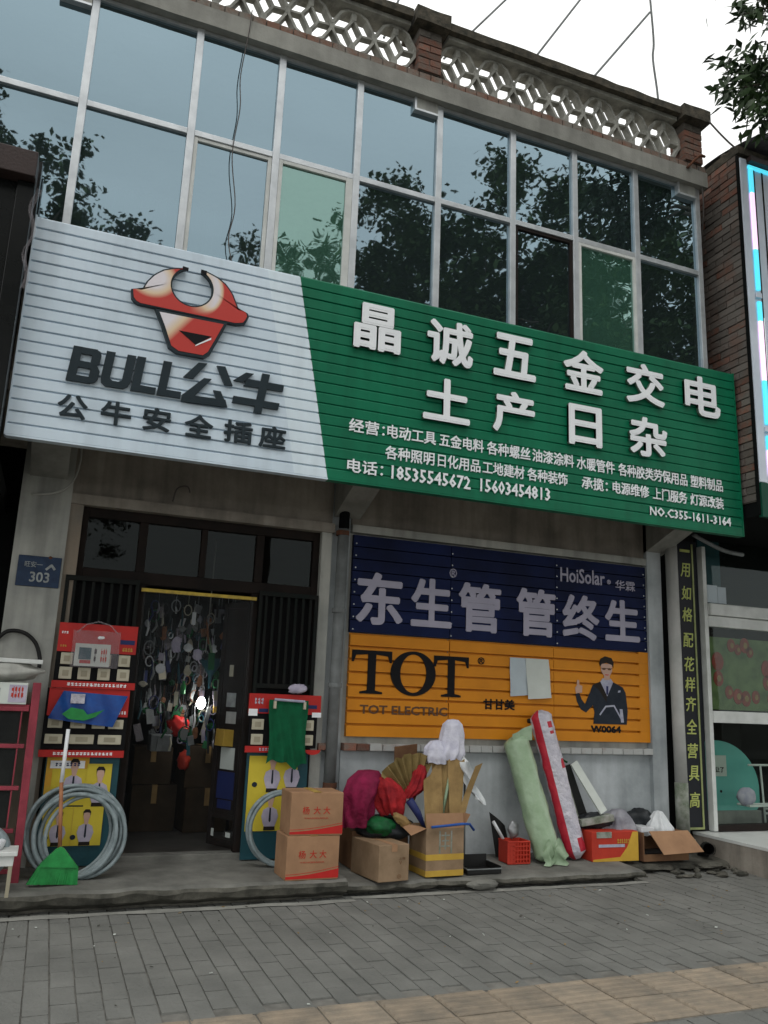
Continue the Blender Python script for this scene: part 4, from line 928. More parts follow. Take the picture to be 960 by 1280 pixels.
mk('strip', MB().prism([(2.055, 1.01)]+[(2.12+.068*math.cos(R_(a)), 1.01+.04*math.sin(R_(a))) for a in range(180, 361, 20)], -.155, -.136), 'red_print', D3)
def hangcloth(name, x0, x1, z0, z1, y, mat, label, cat, amp=.015, fr=22, wav=.0):
    b = MB().grid(lambda u, v: (x0+(x1-x0)*u+.012*math.sin(v*5+u*3)+(1-v)*.03*(u-.2), y-amp*math.sin(u*fr+v*2.5)*(1.15-v)-.025*(1-v)*math.sin(u*3.1), z0+(z1-z0)*v+(1-v)*wav*(math.sin(u*7)+.5*math.sin(u*17))), 46, 26)
    return one(name, b, mat, label, cat, smooth=True)
hangcloth('green_netting', 1.72, 2.035, .90, 1.41, -.20, 'green_cloth', 'dark green netting hung over the right display board', 'netting', wav=.028)
HG = thing('hanger_rail', 'thin pink and white hanger rail holding the green netting', 'hanger', (1.88, -.2, 1.4))
mk('rail', MB().tube([(1.75, -.215, 1.412), (2.01, -.215, 1.402)], .011, 8), 'shirt_print', HG)
mk('clip', box_(1.745, 1.765, -.225, -.20, 1.34, 1.40), 'switch', HG); mk('clip', box_(2.00, 2.02, -.225, -.20, 1.34, 1.40), 'switch', HG)
one('pink_pouch', MB().ball((1.955, -.16, 1.505), .085, .02, .04, .35, 3, 18, 10, 6), 'lavender_print', 'crumpled pinkish pouch above the red header of the right display board', 'pouch', smooth=True)
# clear bag with a price flyer in front of the top board
CBG = thing('clear_bag', 'clear plastic bag holding a printed flyer hung over the top left display board', 'bag', (.32, -.2, 1.6))
mk('film', MB().grid(lambda u, v: (.135+.35*u, -.19-.02*math.sin(math.pi*u)-.006*math.sin(v*11+u*5), 1.60+.28*v), 16, 12), 'pvc_bag', CBG, smooth=True)
mk('flyer', box_(.16, .42, -.186, -.182, 1.61, 1.78), 'paper', CBG)
fp = MB().box(.19, .28, -.1885, -.1861, 1.66, 1.75)
mk('print_shape', fp, 'teal_board', CBG); mk('print_shape', box_(.20, .28, -.1885, -.1861, 1.63, 1.655), 'red_print', CBG)
mk('print_shape', ticks(MB(), .35, .40, 1.64, 1.75, -.1861, 3, 12), 'box_red', CBG); mk('print_shape', ticks(MB(), .30, .325, 1.64, 1.75, -.1861, 1, 13), 'print_black', CBG)
mk('handle', MB().tube([(.16, -.19, 1.86), (.22, -.18, 1.925), (.31, -.17, 1.955), (.40, -.18, 1.93), (.46, -.19, 1.87)], .006, 6), 'pvc_bag', CBG)
mk('knot', MB().ball((.34, -.205, 1.83), .03, .012, .012, .4, 3, 10, 6, 1), 'letter_white', CBG)
# blue bag
BG = thing('blue_bag', 'translucent blue plastic bag with a green pattern hung over the lower left display board', 'bag', (.27, -.23, 1.16))
def bf(u, v): return (.085+.02*(1-v)*-1+(.42+.05*u)*u-.04*(1-v)+.03*v, -.205-.035*math.sin(math.pi*u)*(1-v*.6)-.008*math.sin(u*19+v*7), 1.215-.055*u+(.205+.03*u)*v)
mk('sheet', MB().grid(bf, 26, 16), 'blue_bag', BG, smooth=True)
mk('green_pattern', MB().prism([(.12, 1.25), (.18, 1.30), (.27, 1.285), (.30, 1.25), (.36, 1.27), (.42, 1.29), (.36, 1.235), (.28, 1.205), (.17, 1.215)], -.262, -.2555), 'green_plastic', BG)
mk('label_patch', box_(.17, .27, -.258, -.2535, 1.33, 1.40), 'roll_white', BG)
# posters of shirted men
def man(par, cx, z0, h, y, mat='lavender_print'):
    q = lambda pts: [(cx+x*h, z0+z*h) for x, z in pts]
    mk('print_shape', MB().prism(q([(-.16, 0), (.16, 0), (.15, .12), (-.15, .12)]), y-.0030, y), 'hair_print', par)
    mk('print_shape', MB().prism(q([(-.15, .10), (-.19, .20), (-.235, .36), (-.19, .53), (-.06, .60), (.06, .60), (.18, .53), (.23, .36), (.18, .20), (.14, .10)]), y-.0036, y-.0005), mat, par)
    mk('print_shape', MB().prism(q([(-.02, .58), (.02, .58), (.03, .25), (0, .2), (-.03, .25)]), y-.0040, y-.0005), 'suit_print', par)
    mk('print_shape', MB().prism(q([(-.045, .58), (.045, .58), (.07, .72), (.095, .80), (.08, .92), (-.08, .92), (-.095, .80), (-.07, .72)]), y-.0042, y-.0005), 'skin_print', par)
    mk('print_shape', MB().prism(q([(-.10, .82), (-.085, .90), (0, .915), (.085, .90), (.10, .82), (.11, .93), (.06, 1.0), (-.06, 1.0), (-.11, .93)]), y-.0047, y-.0005), 'hair_print', par)
def poster(label, x0, x1, z0, z1, y, men, orange=False):
    P_ = thing('poster', label, 'poster', ((x0+x1)/2, y, z0), 'yellow posters of shirted men')
    mk('sheet', box_(x0, x1, y, y+.003, z0, z1), 'orange_print' if orange else 'yellow_print', P_)
    for cx, zb, h in men: man(P_, cx, zb, h, y)
    return P_
TB = one('backing_board', box_(.05, .58, -.12, -.10, .155, .93), 'teal_board', 'teal backing board behind the posters left of the door', 'board')
one('backing_board', box_(1.58, 2.10, -.10, -.08, .155, .985), 'teal_board', 'teal backing board behind the posters right of the door', 'board')
p_ = poster('orange and yellow poster with a white banner, topmost left of the door', .06, .36, .66, .93, -.128, [(.26, .62, .30)], True)
mk('print_shape', box_(.085, .33, -.1305, -.1281, .85, .905), 'letter_white', p_)
mk('print_shape', ticks(MB(), .12, .30, .865, .89, -.1306, 7, 31), 'navy_print', p_)
mk('print_shape', box_(.105, .355, -.1302, -.1281, .70, .845), 'yellow_print', p_)
poster('small yellow poster of one shirted man beside the orange poster', .35, .53, .57, .885, -.136, [(.45, .575, .29)])
poster('plain yellow poster strip behind the hose coils left of the door', .19, .38, .585, .70, -.133, [])
p_ = poster('wide yellow poster of two shirted men, lowest left of the door', .075, .50, .30, .575, -.14, [(.19, .302, .25), (.385, .302, .255)])
mk('print_shape', box_(.2845, .2875, -.1425, -.1401, .302, .573), 'tape', p_)
for x in (.11, .30): mk('print_shape', MB().prism(ell(x, .36, .02, .018), -.1425, -.1401), 'suit_print', p_)
p_ = poster('tall yellow poster of shirted men behind the coil right of the door', 1.60, 2.01, .37, .955, -.108, [(1.80, .67, .30), (1.965, .68, .30), (1.80, .375, .30)])
mk('print_shape', MB().prism(ell(1.655, .73, .022, .02), -.1105, -.1081), 'suit_print', p_)
# coils of hose
def coil(label, cx, cy, rings, zfloor=.142, lean=.12):
    T = thing('hose_coil', label, 'hose coil', (cx, cy, zfloor), 'coils of grey hose')
    for (dx, dy, r, tr_, ph) in rings:
        pts = []
        for k in range(48):
            a = 2*math.pi*k/48
            x = dx+r*math.cos(a)*(1+.012*math.sin(3*a+ph)); z_ = r+tr_+r*math.sin(a)*(1+.012*math.cos(2*a+ph))
            pts.append((cx+x, cy+dy+lean*z_+.006*math.sin(2*a+ph), zfloor+z_))
        mk('hose_ring', MB().tube(pts, tr_, 10, close=True), 'hose', T, smooth=True)
    return T
coil('large grey hose coil behind the green broom, left of the door', .30, -.50,
     [(-.03, -.03, .305, .014, 0), (-.035, -.005, .300, .014, 1), (-.02, .02, .298, .015, 2), (-.045, .045, .290, .014, 3), (.0, -.05, .275, .016, .5), (.02, -.02, .29, .014, 2.2), (.045, .005, .275, .015, 4), (.06, .03, .282, .015, 5), (.03, .055, .30, .013, 1.6), (.075, -.04, .268, .014, 4.4)])
coil('grey hose coil behind the red striped cartons, right of the door', 1.86, -.34,
     [(-.02, -.02, .270, .016, 0), (0, .01, .268, .016, 1.4), (.01, .035, .262, .015, 2.9), (-.01, -.045, .262, .014, 4)])
coil('small thick grey coil at the far left beyond the pink rack', -.28, -.74, [(0, -.03, .15, .024, 0), (.0, .02, .152, .024, 1), (-.01, .05, .145, .02, 2)], .20, .05)
# broom
BR = thing('broom', 'broom with green bristle head standing head down in front of the large coil', 'broom', (.20, -.66, .142))
mk('handle_sleeve', MB().tube([(.165, -.62, .80), (.17, -.56, 1.155)], .0135, 10), 'white_plastic', BR, smooth=True)
mk('handle', MB().tube([(.205, -.69, .36), (.165, -.622, .80)], .0135, 10), 'wood', BR, smooth=True)
hd_ = MB(); hd_.prism([(.205, .395), (.175, .37), (.09, .285), (.085, .27), (.335, .255), (.32, .275), (.235, .375)], -.715, -.665)
mk('head', hd_, 'green_plastic', BR, bevel=.008)
bs = MB(); r_ = random.Random(5)
for i in range(150):
    u = i/149; x = .082+.252*u; xb = .02+.318*u; zt = .272-.014*u
    for y in (-.705, -.69, -.675):
        z0 = .146+.012*(1-u)+r_.uniform(0, .005); w0 = .0016
        bs.add([(x-w0, y, zt), (x+w0, y, zt), (xb+w0*1.3+r_.uniform(-.003, .003), y+r_.uniform(-.004, .004), z0), (xb-w0*1.3, y, z0)], [(0, 3, 2, 1)])
bs.prism([(.083, .271), (.036, .165), (.334, .155), (.333, .256)], -.70, -.68)
mk('bristles', bs, 'green_plastic', BR)

# ================================================================== FAR LEFT: PINK RACK, CARTONS, STOOL
RK2 = thing('pink_rack', 'pink framed metal cabinet with black panels against the left pillar', 'rack', (-.3, -.5, .142))
fr = MB()
for (x0, x1, z0, z1) in ((-.75, -.705, .142, 1.40),): fr.box(x0, x1, -.55, -.51, z0, z1)
fr.add([(-.085, -.56, .142), (-.03, -.56, .142), (-.035, -.52, .142), (-.085, -.52, .142), (-.10, -.56, 1.47), (-.045, -.56, 1.47), (-.045, -.52, 1.47), (-.10, -.52, 1.47)],
       [(0, 3, 2, 1), (4, 5, 6, 7), (0, 1, 5, 4), (1, 2, 6, 5), (2, 3, 7, 6), (3, 0, 4, 7)])
mk('frame_post', fr, 'pink_rack', RK2, bevel=.004)
mk('side_panel', box_(-.09, -.055, -.515, -.10, .16, 1.44), 'plaster_pink', RK2)
for z in (.20, .46, .74, 1.02, 1.27):
    mk('frame_rail', box_(-.704, -.105, -.55, -.52, z, z+.028), 'pink_rack', RK2, bevel=.003)
for (z0, z1) in ((.235, .455), (.495, .735), (.775, 1.015), (1.055, 1.265)):
    mk('front_panel', box_(-.70, -.155, -.535, -.52, z0, z1), 'rack_black', RK2); mk('frame_rail', box_(-.154, -.145, -.545, -.52, z0-.006, z1+.004), 'pink_rack', RK2)
mk('back_panel', box_(-.75, -.10, -.12, -.10, .142, 1.40), 'plaster_pink', RK2)
mk('top_shelf', box_(-.75, -.105, -.54, -.11, 1.298, 1.315), 'pink_rack', RK2)
RB = thing('printed_carton', 'pink and white printed carton on top of the pink rack', 'box', (-.35, -.45, 1.316))
mk('carton', box_(-.62, -.13, -.555, -.25, 1.317, 1.465), 'paper', RB, bevel=.004)
mk('print_shape', box_(-.25, -.135, -.5575, -.5552, 1.33, 1.45), 'lavender_print', RB)
mk('print_shape', ticks(MB(), -.235, -.15, 1.36, 1.44, -.5576, 4, 40), 'box_red', RB)
mk('print_shape', ticks(MB(), -.56, -.30, 1.35, 1.43, -.5552, 7, 41), 'pipe_grey', RB)
one('folded_sack', MB().ball((-.35, -.42, 1.545), .31, .17, .075, .22, 2.2, 28, 14, 3), 'plaster', 'pale folded sack lying on the printed carton', 'sack', smooth=True)
one('white_board_strip', box_(-.62, -.055, -.54, -.36, 1.605, 1.635).rot((-.3, -.45, 1.62), (.03, .01, .02)), 'alu_white', 'white plank resting across the folded sack', 'plank', bevel=.004)
ST = thing('wooden_stool', 'small white painted stool at the left edge of the step', 'stool', (-.3, -.9, .14))
mk('seat', box_(-.55, -.055, -.96, -.72, .385, .412), 'alu_white', ST, bevel=.004)
mk('apron', box_(-.52, -.075, -.945, -.93, .325, .384), 'alu_white', ST); mk('apron', box_(-.09, -.075, -.929, -.74, .325, .384), 'alu_white', ST)
for x in (-.50, -.10): 
    for y in (-.94, -.76): mk('leg', box_(x, x+.022, y-.011, y+.011, .14, .324), 'switch_in', ST)
one('white_scroll', MB().lathe((-.26, -.84, .413), [(.0, 0), (.11, 0), (.12, .02), (.125, .05), (.115, .052), (.10, .03), (.0, .02)], 20), 'white_plastic', 'shallow white dish on the small stool', 'dish', smooth=True)

# ================================================================== CARTONS RIGHT OF THE DOOR
def carton(name, label, w_, d, h, loc, rz, mat='cardboard', group=None, wave=True, tilt=0):
    T = thing(name, label, 'box', loc, group, rz)
    body = mk('carton', MB().box(-w_/2, w_/2, -d/2, d/2, 0, h), mat, T, local=True, bevel=.006)
    seam = mk('seam', MB().box(-w_/2+.004, w_/2-.004, -.0015, .0015, h, h+.0012), 'cardboard_dark', T, local=True)
    return T
def local_text(T, s, x0, x1, z0, z1, y, mat, bold=.01, name='lettering'):
    mk(name, text_mb(s, x0, x1, z0, z1, y, .0012, bold, 0, 2), mat, T, local=True)
for k, (zz, dx, rz) in enumerate(((.142, 0, .02), (.448, .018, -.015))):
    T = carton('striped_carton', ('lower' if k == 0 else 'upper')+' of two brown cartons with a red wave stripe, right of the door', .405, .30, .305, (1.95+dx, -.70, zz), rz, group='stacked cartons with red stripe')
    W2 = .203; yf = -.1512
    wv = [(-W2, .012), (W2, .012), (W2, .075)]+[(W2-2*W2*i/12, .075-.045*math.sin(math.pi/2*i/12)-.0*i) for i in range(1, 13)]
    mk('red_wave', MB().prism(wv, yf-.0008, yf+.001), 'red_print', T, local=True)
    mk('red_line', MB().bar2([(W2, .088)]+[(W2-2*W2*i/12, .088-.045*math.sin(math.pi/2*i/12)) for i in range(1, 13)], .004, yf-.0006, yf+.001), 'box_red', T, local=True)
    for ch, x in (('杨', -.085), ('大', .0), ('大', .075)): local_text(T, ch, x-.027, x+.027, .15, .205, yf, 'box_red', .012)
    local_text(T, 'YANGDADA', -.10, .09, .118, .128, yf, 'box_red', .0)
    mk('tape', MB().box(-.03, .03, -.152, .152, .3055, .3065), 'tape', T, local=True)
# ================================================================== BETWEEN THE PIPE AND THE ROLLS
def on_ledge(y): return .115+(y-.05)/(-.85)*(-.03)+.004
T = carton('brown_carton', 'closed plain brown carton, leftmost on the ledge under the magenta cloth', .27, .44, .265, (2.58, -.60, .098), .16, 'cardboard_dull')
local_text(T, 'V', .045, .07, .12, .145, -.2212, 'cardboard_dark', .02); local_text(T, '上海', .04, .10, .155, .172, -.2212, 'cardboard_dark', .01)
local_text(T, '⊙', .03, .065, .02, .05, -.2212, 'cardboard_dark', .03)
mk('tape', MB().box(-.025, .025, -.222, .222, .2655, .2665), 'cardboard', T, local=True)
mk('tape_end', MB().box(-.025, .025, -.2225, -.2213, .215, .265), 'cardboard', T, local=True)
# open carton full of scraps
OC = thing('open_carton', 'open carton bound with yellow tape, holding kraft paper and sticks', 'box', (3.08, -.58, .102), None, .05)
w_, d_, h_ = .34, .30, .36
s_ = MB(); s_.box(-w_/2, w_/2, -d_/2, -d_/2+.006, 0, h_); s_.box(-w_/2, w_/2, d_/2-.006, d_/2, 0, h_); s_.box(-w_/2, -w_/2+.006, -d_/2+.006, d_/2-.006, 0, h_); s_.box(w_/2-.006, w_/2, -d_/2+.006, d_/2-.006, 0, h_); s_.box(-w_/2+.006, w_/2-.006, -d_/2+.006, d_/2-.006, 0, .01)
mk('carton', s_, 'cardboard_dull', OC, local=True)
mk('tape', MB().box(-w_/2-.001, w_/2+.001, -d_/2-.001, d_/2+.001, .0, .045).box(-w_/2-.0012, w_/2+.0012, -d_/2-.0012, d_/2+.0012, .12, .165), 'tape', OC, local=True)
mk('green_print', MB().box(-.055, -.042, -.1525, -.1505, .17, .34).box(.05, .063, -.1525, -.1505, .17, .34).box(-.035, .04, -.1525, -.1505, .30, .31).box(-.03, .035, -.1525, -.1505, .26, .27).box(-.035, .04, -.1525, -.1505, .22, .23).box(-.005, .008, -.1522, -.1505, .20, .33), 'moss', OC, local=True)
fl_ = MB(); fl_.add([(-w_/2, -d_/2, h_), (w_/2, -d_/2, h_), (w_/2, -d_/2+.02, h_+.11), (-w_/2, -d_/2+.02, h_+.11)], [(0, 1, 2, 3)])
fl_.add([(-w_/2, -d_/2, h_), (-w_/2, d_/2, h_), (-w_/2-.13, d_/2-.02, h_+.02), (-w_/2-.13, -d_/2+.01, h_-.05)], [(0, 1, 2, 3)]); fl_.add([(w_/2, -d_/2, h_), (w_/2, d_/2, h_), (w_/2+.06, d_/2, h_+.1), (w_/2+.06, -d_/2, h_+.1)], [(0, 1, 2, 3)])
mk('flap', fl_, 'cardboard', OC, local=True)
def fan(name, cx, cy, cz, r0_, r1_, a0, a1, n, mat, label, depth=.05, tiltx=.0, cat='paper'):
    def F(u, v):
        a = R_(a0+(a1-a0)*u); r = r0_+(r1_-r0_)*v
        return (cx+r*math.cos(a), cy+((round(u*n*2) % 2)*2-1)*depth*.5*(.3+v)*.5+.06*(1-v), cz+r*math.sin(a)+.012*math.sin(u*31)*v)
    b = MB().grid(F, n*2, 8); return one(name, b, mat, label, cat)
fan('paper_fan', 2.93, -.50, .62, .02, .40, 68, 146, 7, 'olive_paper', 'olive brown pleated paper fanned out above the red cloth', .07)
def ksheet(P, y, dy, sd, label):
    n = 8; (a, b_, c, d) = P
    def F(u, v):
        lo = (a[0]+(b_[0]-a[0])*u, a[1]+(b_[1]-a[1])*u); hi = (d[0]+(c[0]-d[0])*u, d[1]+(c[1]-d[1])*u)
        x = lo[0]+(hi[0]-lo[0])*v; z = lo[1]+(hi[1]-lo[1])*v
        return (x, y+dy*v-.018*math.sin(u*5+sd)*v+.01*mn.noise(Vector((x*9, z*9, sd))), z+.012*math.sin(u*9+sd)*v)
    one('kraft_sheet', MB().grid(F, 10, n), 'kraft', label, 'paper', 'kraft sheets standing in the open carton')
ksheet([(2.97, .42), (3.14, .42), (3.13, .96), (2.96, .80)], -.60, .06, 1, 'leftmost brown kraft sheet standing in the open carton')
ksheet([(3.08, .42), (3.21, .42), (3.23, .99), (3.05, .98)], -.56, .05, 3, 'middle brown kraft sheet behind the pale green stick')
ksheet([(3.18, .42), (3.27, .42), (3.35, .97), (3.19, .99)], -.63, .08, 5, 'right brown kraft sheet under the white mop head')
one('paper_flap', box_(2.80, 3.02, -.30, -.29, .93, 1.07).rot((2.9, -.3, 1.0), (.2, -.12, .1)), 'cardboard_dark', 'dark brown card flap behind the olive paper fan', 'card')
one('green_stick', MB().tube([(3.13, -.56, .50), (3.23, -.54, .93)], .014, 8), 'roll_green', 'pale green stick in the open carton', 'stick', smooth=True)
one('kraft_strip', MB().grid(lambda u, v: (3.24+.07*u+.16*v, -.62+.02*math.sin(v*4), .48+.45*v+.03*u), 3, 10), 'kraft', 'folded kraft strip leaning out of the open carton to the right', 'paper')
one('blue_strip', MB().tube([(2.95, -.76, .475), (3.08, -.765, .485), (3.22, -.76, .495), (3.30, -.74, .49), (3.35, -.72, .44)], .011, 6), 'blue_bag', 'blue plastic strip lying along the rim of the open carton', 'strip', smooth=True)
def drape(c, prof, nf, seed, squash=.8, nu=72):
    """cloth hanging over a point: rings of growing radius whose folds deepen downwards; prof = (radius, height, fold depth, shift x)"""
    vs = []
    P_ = []
    for a, b_ in zip(prof[:-1], prof[1:]):
        for k in range(5): P_.append([a[q]+(b_[q]-a[q])*k/5 for q in range(4)])
    P_.append(list(prof[-1]))
    for j, (r, z, fd, sx) in enumerate(P_):
        for i in range(nu):
            ph = 2*math.pi*i/nu; d = Vector((math.cos(ph), math.sin(ph), z*3)); k = 1+fd*(math.sin(ph*nf+seed+2*mn.noise(d*1.5+Vector((seed, 0, 0))))*.6+mn.noise(d*2.5+Vector((seed, 3, 0)))*1.2)
            vs.append((c[0]+sx+r*k*math.cos(ph), c[1]+r*squash*k*math.sin(ph), c[2]+z+fd*.10*mn.noise(Vector((math.cos(ph)*2, math.sin(ph)*2, seed)))*(j/len(P_))))
    return MB().add(vs, [(j*nu+i, (j+1)*nu+i, (j+1)*nu+(i+1) % nu, j*nu+(i+1) % nu) for j in range(len(P_)-1) for i in range(nu)])
MP = thing('mop', 'white string mop head raised above the open carton', 'mop', (3.27, -.46, .12))
mh = drape((3.27, -.46, 1.0), [(.0, .305, 0, 0), (.05, .298, .02, 0), (.088, .26, .04, 0), (.105, .18, .07, 0), (.115, .08, .08, -.01), (.13, .02, .12, -.03), (.12, -.03, .16, -.05)], 9, 2.0)
m2 = drape((3.10, -.47, 1.0), [(.0, .13, 0, .02), (.05, .12, .05, .01), (.09, .07, .08, 0), (.11, -.01, .12, .01), (.10, -.06, .16, .02)], 9, 5.0); mh.add(m2.v, m2.f)
mk('mop_head', mh, 'mop_white', MP, smooth=True)
mk('film_wrap', MB().grid(lambda u, v: (3.28+.11*u+.16*(1-v)**1.5+.02*math.sin(v*11+u*6), -.56-.02*math.sin(u*9+v*5), .66+.30*v-.05*u*(1-v)), 12, 16), 'white_film', MP, smooth=True)
mk('film_wrap', drape((3.34, -.50, .90), [(.02, .10, 0, 0), (.05, .06, .2, 0), (.05, -.02, .3, .02), (.03, -.12, .3, .05)], 6, 9.0), 'white_film', MP, smooth=True)
mk('mop_pole', MB().tube([(3.42, -.42, .13), (3.41, -.43, .82)], .011, 8), 'pipe_grey', MP, smooth=True)
mk('ferrule', MB().ball((3.43, -.44, .79), .035, .03, .035, .3, 3, 12, 8, 3), 'black_rubber', MP, smooth=True)
mb_ = drape((2.50, -.40, .42), [(.0, .46, 0, .04), (.09, .45, .05, .03), (.15, .38, .09, .01), (.165, .28, .13, -.02), (.14, .15, .20, -.06), (.12, .02, .26, -.07)], 7, 4.0)
one('magenta_cloth', mb_, 'magenta_cloth', 'bundle of magenta cloth sagging over the left end of the heap', 'cloth', smooth=True)
mb_ = drape((2.70, -.46, .58), [(.0, .25, 0, -.06), (.06, .24, .10, -.05), (.10, .18, .18, -.02), (.125, .10, .24, .0), (.12, .02, .3, .02), (.08, -.05, .34, .04)], 5, 11.0)
one('red_cloth', mb_, 'red_cloth', 'red cloth bundle under the olive paper fan', 'cloth', smooth=True)
mb_ = drape((2.97, -.48, .64), [(.0, .29, 0, .0), (.035, .28, .1, .0), (.06, .22, .2, -.01), (.06, .15, .28, -.03), (.075, .09, .34, -.06), (.04, .03, .36, -.10)], 5, 21.0)
one('red_gloves', mb_, 'red_cloth', 'bright red rubber gloves between the paper fan and the kraft sheets', 'gloves', smooth=True)
one('green_bag', MB().ball((2.62, -.50, .45), .13, .09, .075, .25, 2.3, 30, 16, 31, folds=.04), 'green_bag', 'green plastic bag on the plain brown carton', 'bag', smooth=True)
one('dark_bag', MB().ball((2.70, -.40, .42), .26, .15, .10, .25, 2.3, 30, 16, 33), 'dark_bag', 'dark bag lying behind the plain brown carton', 'bag', smooth=True)
one('work_glove', MB().ball((2.78, -.56, .50), .085, .03, .035, .5, 3, 20, 12, 41).rot((2.78, -.56, .5), (0, .5, 0)), 'kraft', 'tan glove drooping beside the green bag', 'glove', smooth=True)
one('folded_umbrella', MB().tube([(2.83, -.58, .66), (2.90, -.60, .56), (2.96, -.62, .44)], [.035, .03, .012], 8), 'navy_print', 'dark folded umbrella poking between the gloves and the open carton', 'umbrella', smooth=True)
one('support_crate', box_(2.42, 2.92, -.38, -.08, .11, .40), 'cardboard_dark', 'dark carton hidden behind the heap of cloths', 'box', bevel=.006)
TR = thing('metal_tray', 'dark empty metal tray on the ledge right of the open carton', 'tray', (3.45, -.56, .10))
t_ = MB(); x0, x1, y0, y1, z0, z1 = 3.31, 3.62, -.70, -.44, .098, .155
t_.box(x0, x1, y0, y1, z0, z0+.006); t_.box(x0, x1, y0, y0+.006, z0+.006, z1-.02); t_.box(x0, x1, y1-.006, y1, z0+.006, z1+.05); t_.box(x0, x0+.006, y0+.006, y1-.006, z0+.006, z1); t_.box(x1-.006, x1, y0+.006, y1-.006, z0+.006, z1)
mk('tray_body', t_, 'black_rubber', TR, bevel=.002); mk('rim', MB().tube([(x0, y0, z1-.02), (x1, y0, z1-.02), (x1+.01, y1, z1), (x0, y1, z1)], .006, 6, close=True), 'pipe_grey', TR)

# ================================================================== WRAPPED ROLLS AND THE THINGS RIGHT OF THEM
def roll_fn(p0, p1, r, seed, flat_=.8, n=46, m_=28, amp=.10, ends=True):
    p0 = Vector(p0); p1 = Vector(p1); d = (p1-p0); ln = d.length; d.normalize(); a = Vector((1, 0, 0)); a = (a-d*a.dot(d)).normalized(); q = d.cross(a)
    vs = []
    for j in range(n+1):
        t_ = j/n; k = 1.0
        if ends: k = min(1, .35+t_*16) * min(1, .25+(1-t_)*22)
        for i in range(m_):
            ph = 2*math.pi*i/m_; e = Vector((math.cos(ph)*2, math.sin(ph)*2, t_*ln*5))
            rr_ = r*k*(1+amp*mn.noise(e+Vector((seed, 0, 0)))+amp*.6*mn.noise(e*2.7+Vector((seed, 5, 0)))+amp*.5*abs(mn.noise(Vector((ph*1.3, t_*ln*9, seed)))))
            vs.append(p0+d*ln*t_+a*rr_*math.cos(ph)+q*rr_*flat_*math.sin(ph))
    b = MB(); b.add(vs, [(j*m_+i, j*m_+(i+1) % m_, (j+1)*m_+(i+1) % m_, (j+1)*m_+i) for j in range(n) for i in range(m_)])
    b.f += [list(range(m_))[::-1], [n*m_+i for i in range(m_)]]; b.mi += [0, 0]
    return b
G = thing('wrapped_roll', 'thick roll wrapped in pale green plastic leaning on the wall', 'roll', (4.28, -.42, .10), 'rolls leaning against the wall')
mk('wrap', roll_fn((4.26, -.42, .115), (4.07, -.14, 1.16), .122, 3.0, amp=.10), 'roll_green', G, smooth=True)
b = MB().grid(lambda u, v: (4.13+.22*u+.02*math.sin(v*9), -.53-.03*math.sin(u*8), .105+.16*v*(1+.4*math.sin(u*11))), 14, 6); mk('loose_wrap', b, 'roll_green', G, smooth=True)
b = MB().grid(lambda u, v: (4.0+.20*u, -.22-.015*math.sin(u*8), 1.13+(.05+.09*u)*v), 10, 4); mk('loose_wrap', b, 'roll_green', G, smooth=True)
G = thing('wrapped_roll', 'taller roll in white and red printed plastic leaning on the wall over the orange board', 'roll', (4.60, -.34, .10), 'rolls leaning against the wall')
wr = roll_fn((4.60, -.34, .115), (4.34, -.13, 1.40), .105, 9.0, amp=.12)
wr.mi = [1 if ((i % 28) in (14, 15, 16, 17) or (21 <= i % 28 <= 24 and i//28 in (2, 3, 4, 5)) or (23 <= i % 28 <= 26 and i//28 in (27, 28, 29)) or (21 <= i % 28 <= 23 and i//28 in (38, 40, 41))) else 0 for i in range(len(wr.f))]
mk('wrap', wr, ['roll_white', 'roll_red'], G, smooth=True)
mk('core_tube', MB().tube([(4.24, -.10, 1.30), (4.50, -.10, 1.305)], .022, 10), 'black_rubber', G, smooth=True)
# red basket
BK = thing('red_basket', 'small red plastic basket with square holes in front of the green roll', 'basket', (3.95, -.36, .105))
x0, x1, y0, y1, z0, z1 = 3.85, 4.06, -.42, -.25, .108, .285
k_ = MB(); k_.box(x0, x1, y0, y1, z0, z0+.008)
for (fx0, fx1) in ((x0, x1),):
    nx_, nz_ = 7, 5
    for i in range(nx_+1):
        x = fx0+(fx1-fx0)*i/nx_; ww = .005 if 1 < i else .012
        k_.box(x-ww, x+ww, y0-.002, y0+.004, z0, z1)
    k_.box(x0, x0+(x1-x0)*.28, y0-.001, y0+.003, z0, z1)
    for j in range(nz_+1):
        z = z0+(z1-z0)*j/nz_; k_.box(fx0, fx1, y0-.001, y0+.003, z-.004, z+.004)
k_.box(x0-.002, x0+.004, y0, y1, z0, z1); k_.box(x1-.004, x1+.002, y0, y1, z0, z1); k_.box(x0, x1, y1-.004, y1, z0, z1)
mk('basket_body', k_, 'box_red', BK)
mk('rim', MB().tube([(x0, y0, z1), (x1, y0, z1), (x1, y1, z1), (x0, y1, z1)], .008, 6, close=True), 'box_red', BK)
DP = thing('dustpan', 'black dustpan with a white handle standing behind the red basket', 'dustpan', (3.90, -.2, .11))
mk('pan', MB().grid(lambda u, v: (3.80+.16*u+.07*(1-v), -.16-.03*math.sin(u*3), .12+.38*v-.12*u*v), 6, 6), 'black_rubber', DP, smooth=True)
mk('handle', MB().tube([(3.78, -.27, .435), (3.87, -.29, .29)], .015, 8), 'white_plastic', DP, smooth=True)
one('steel_scoop', MB().ball((3.99, -.26, .36), .055, .03, .075, .3, 2, 16, 10, 4), 'steel', 'grey metal scoop leaning between the basket and the green roll', 'scoop', smooth=True)
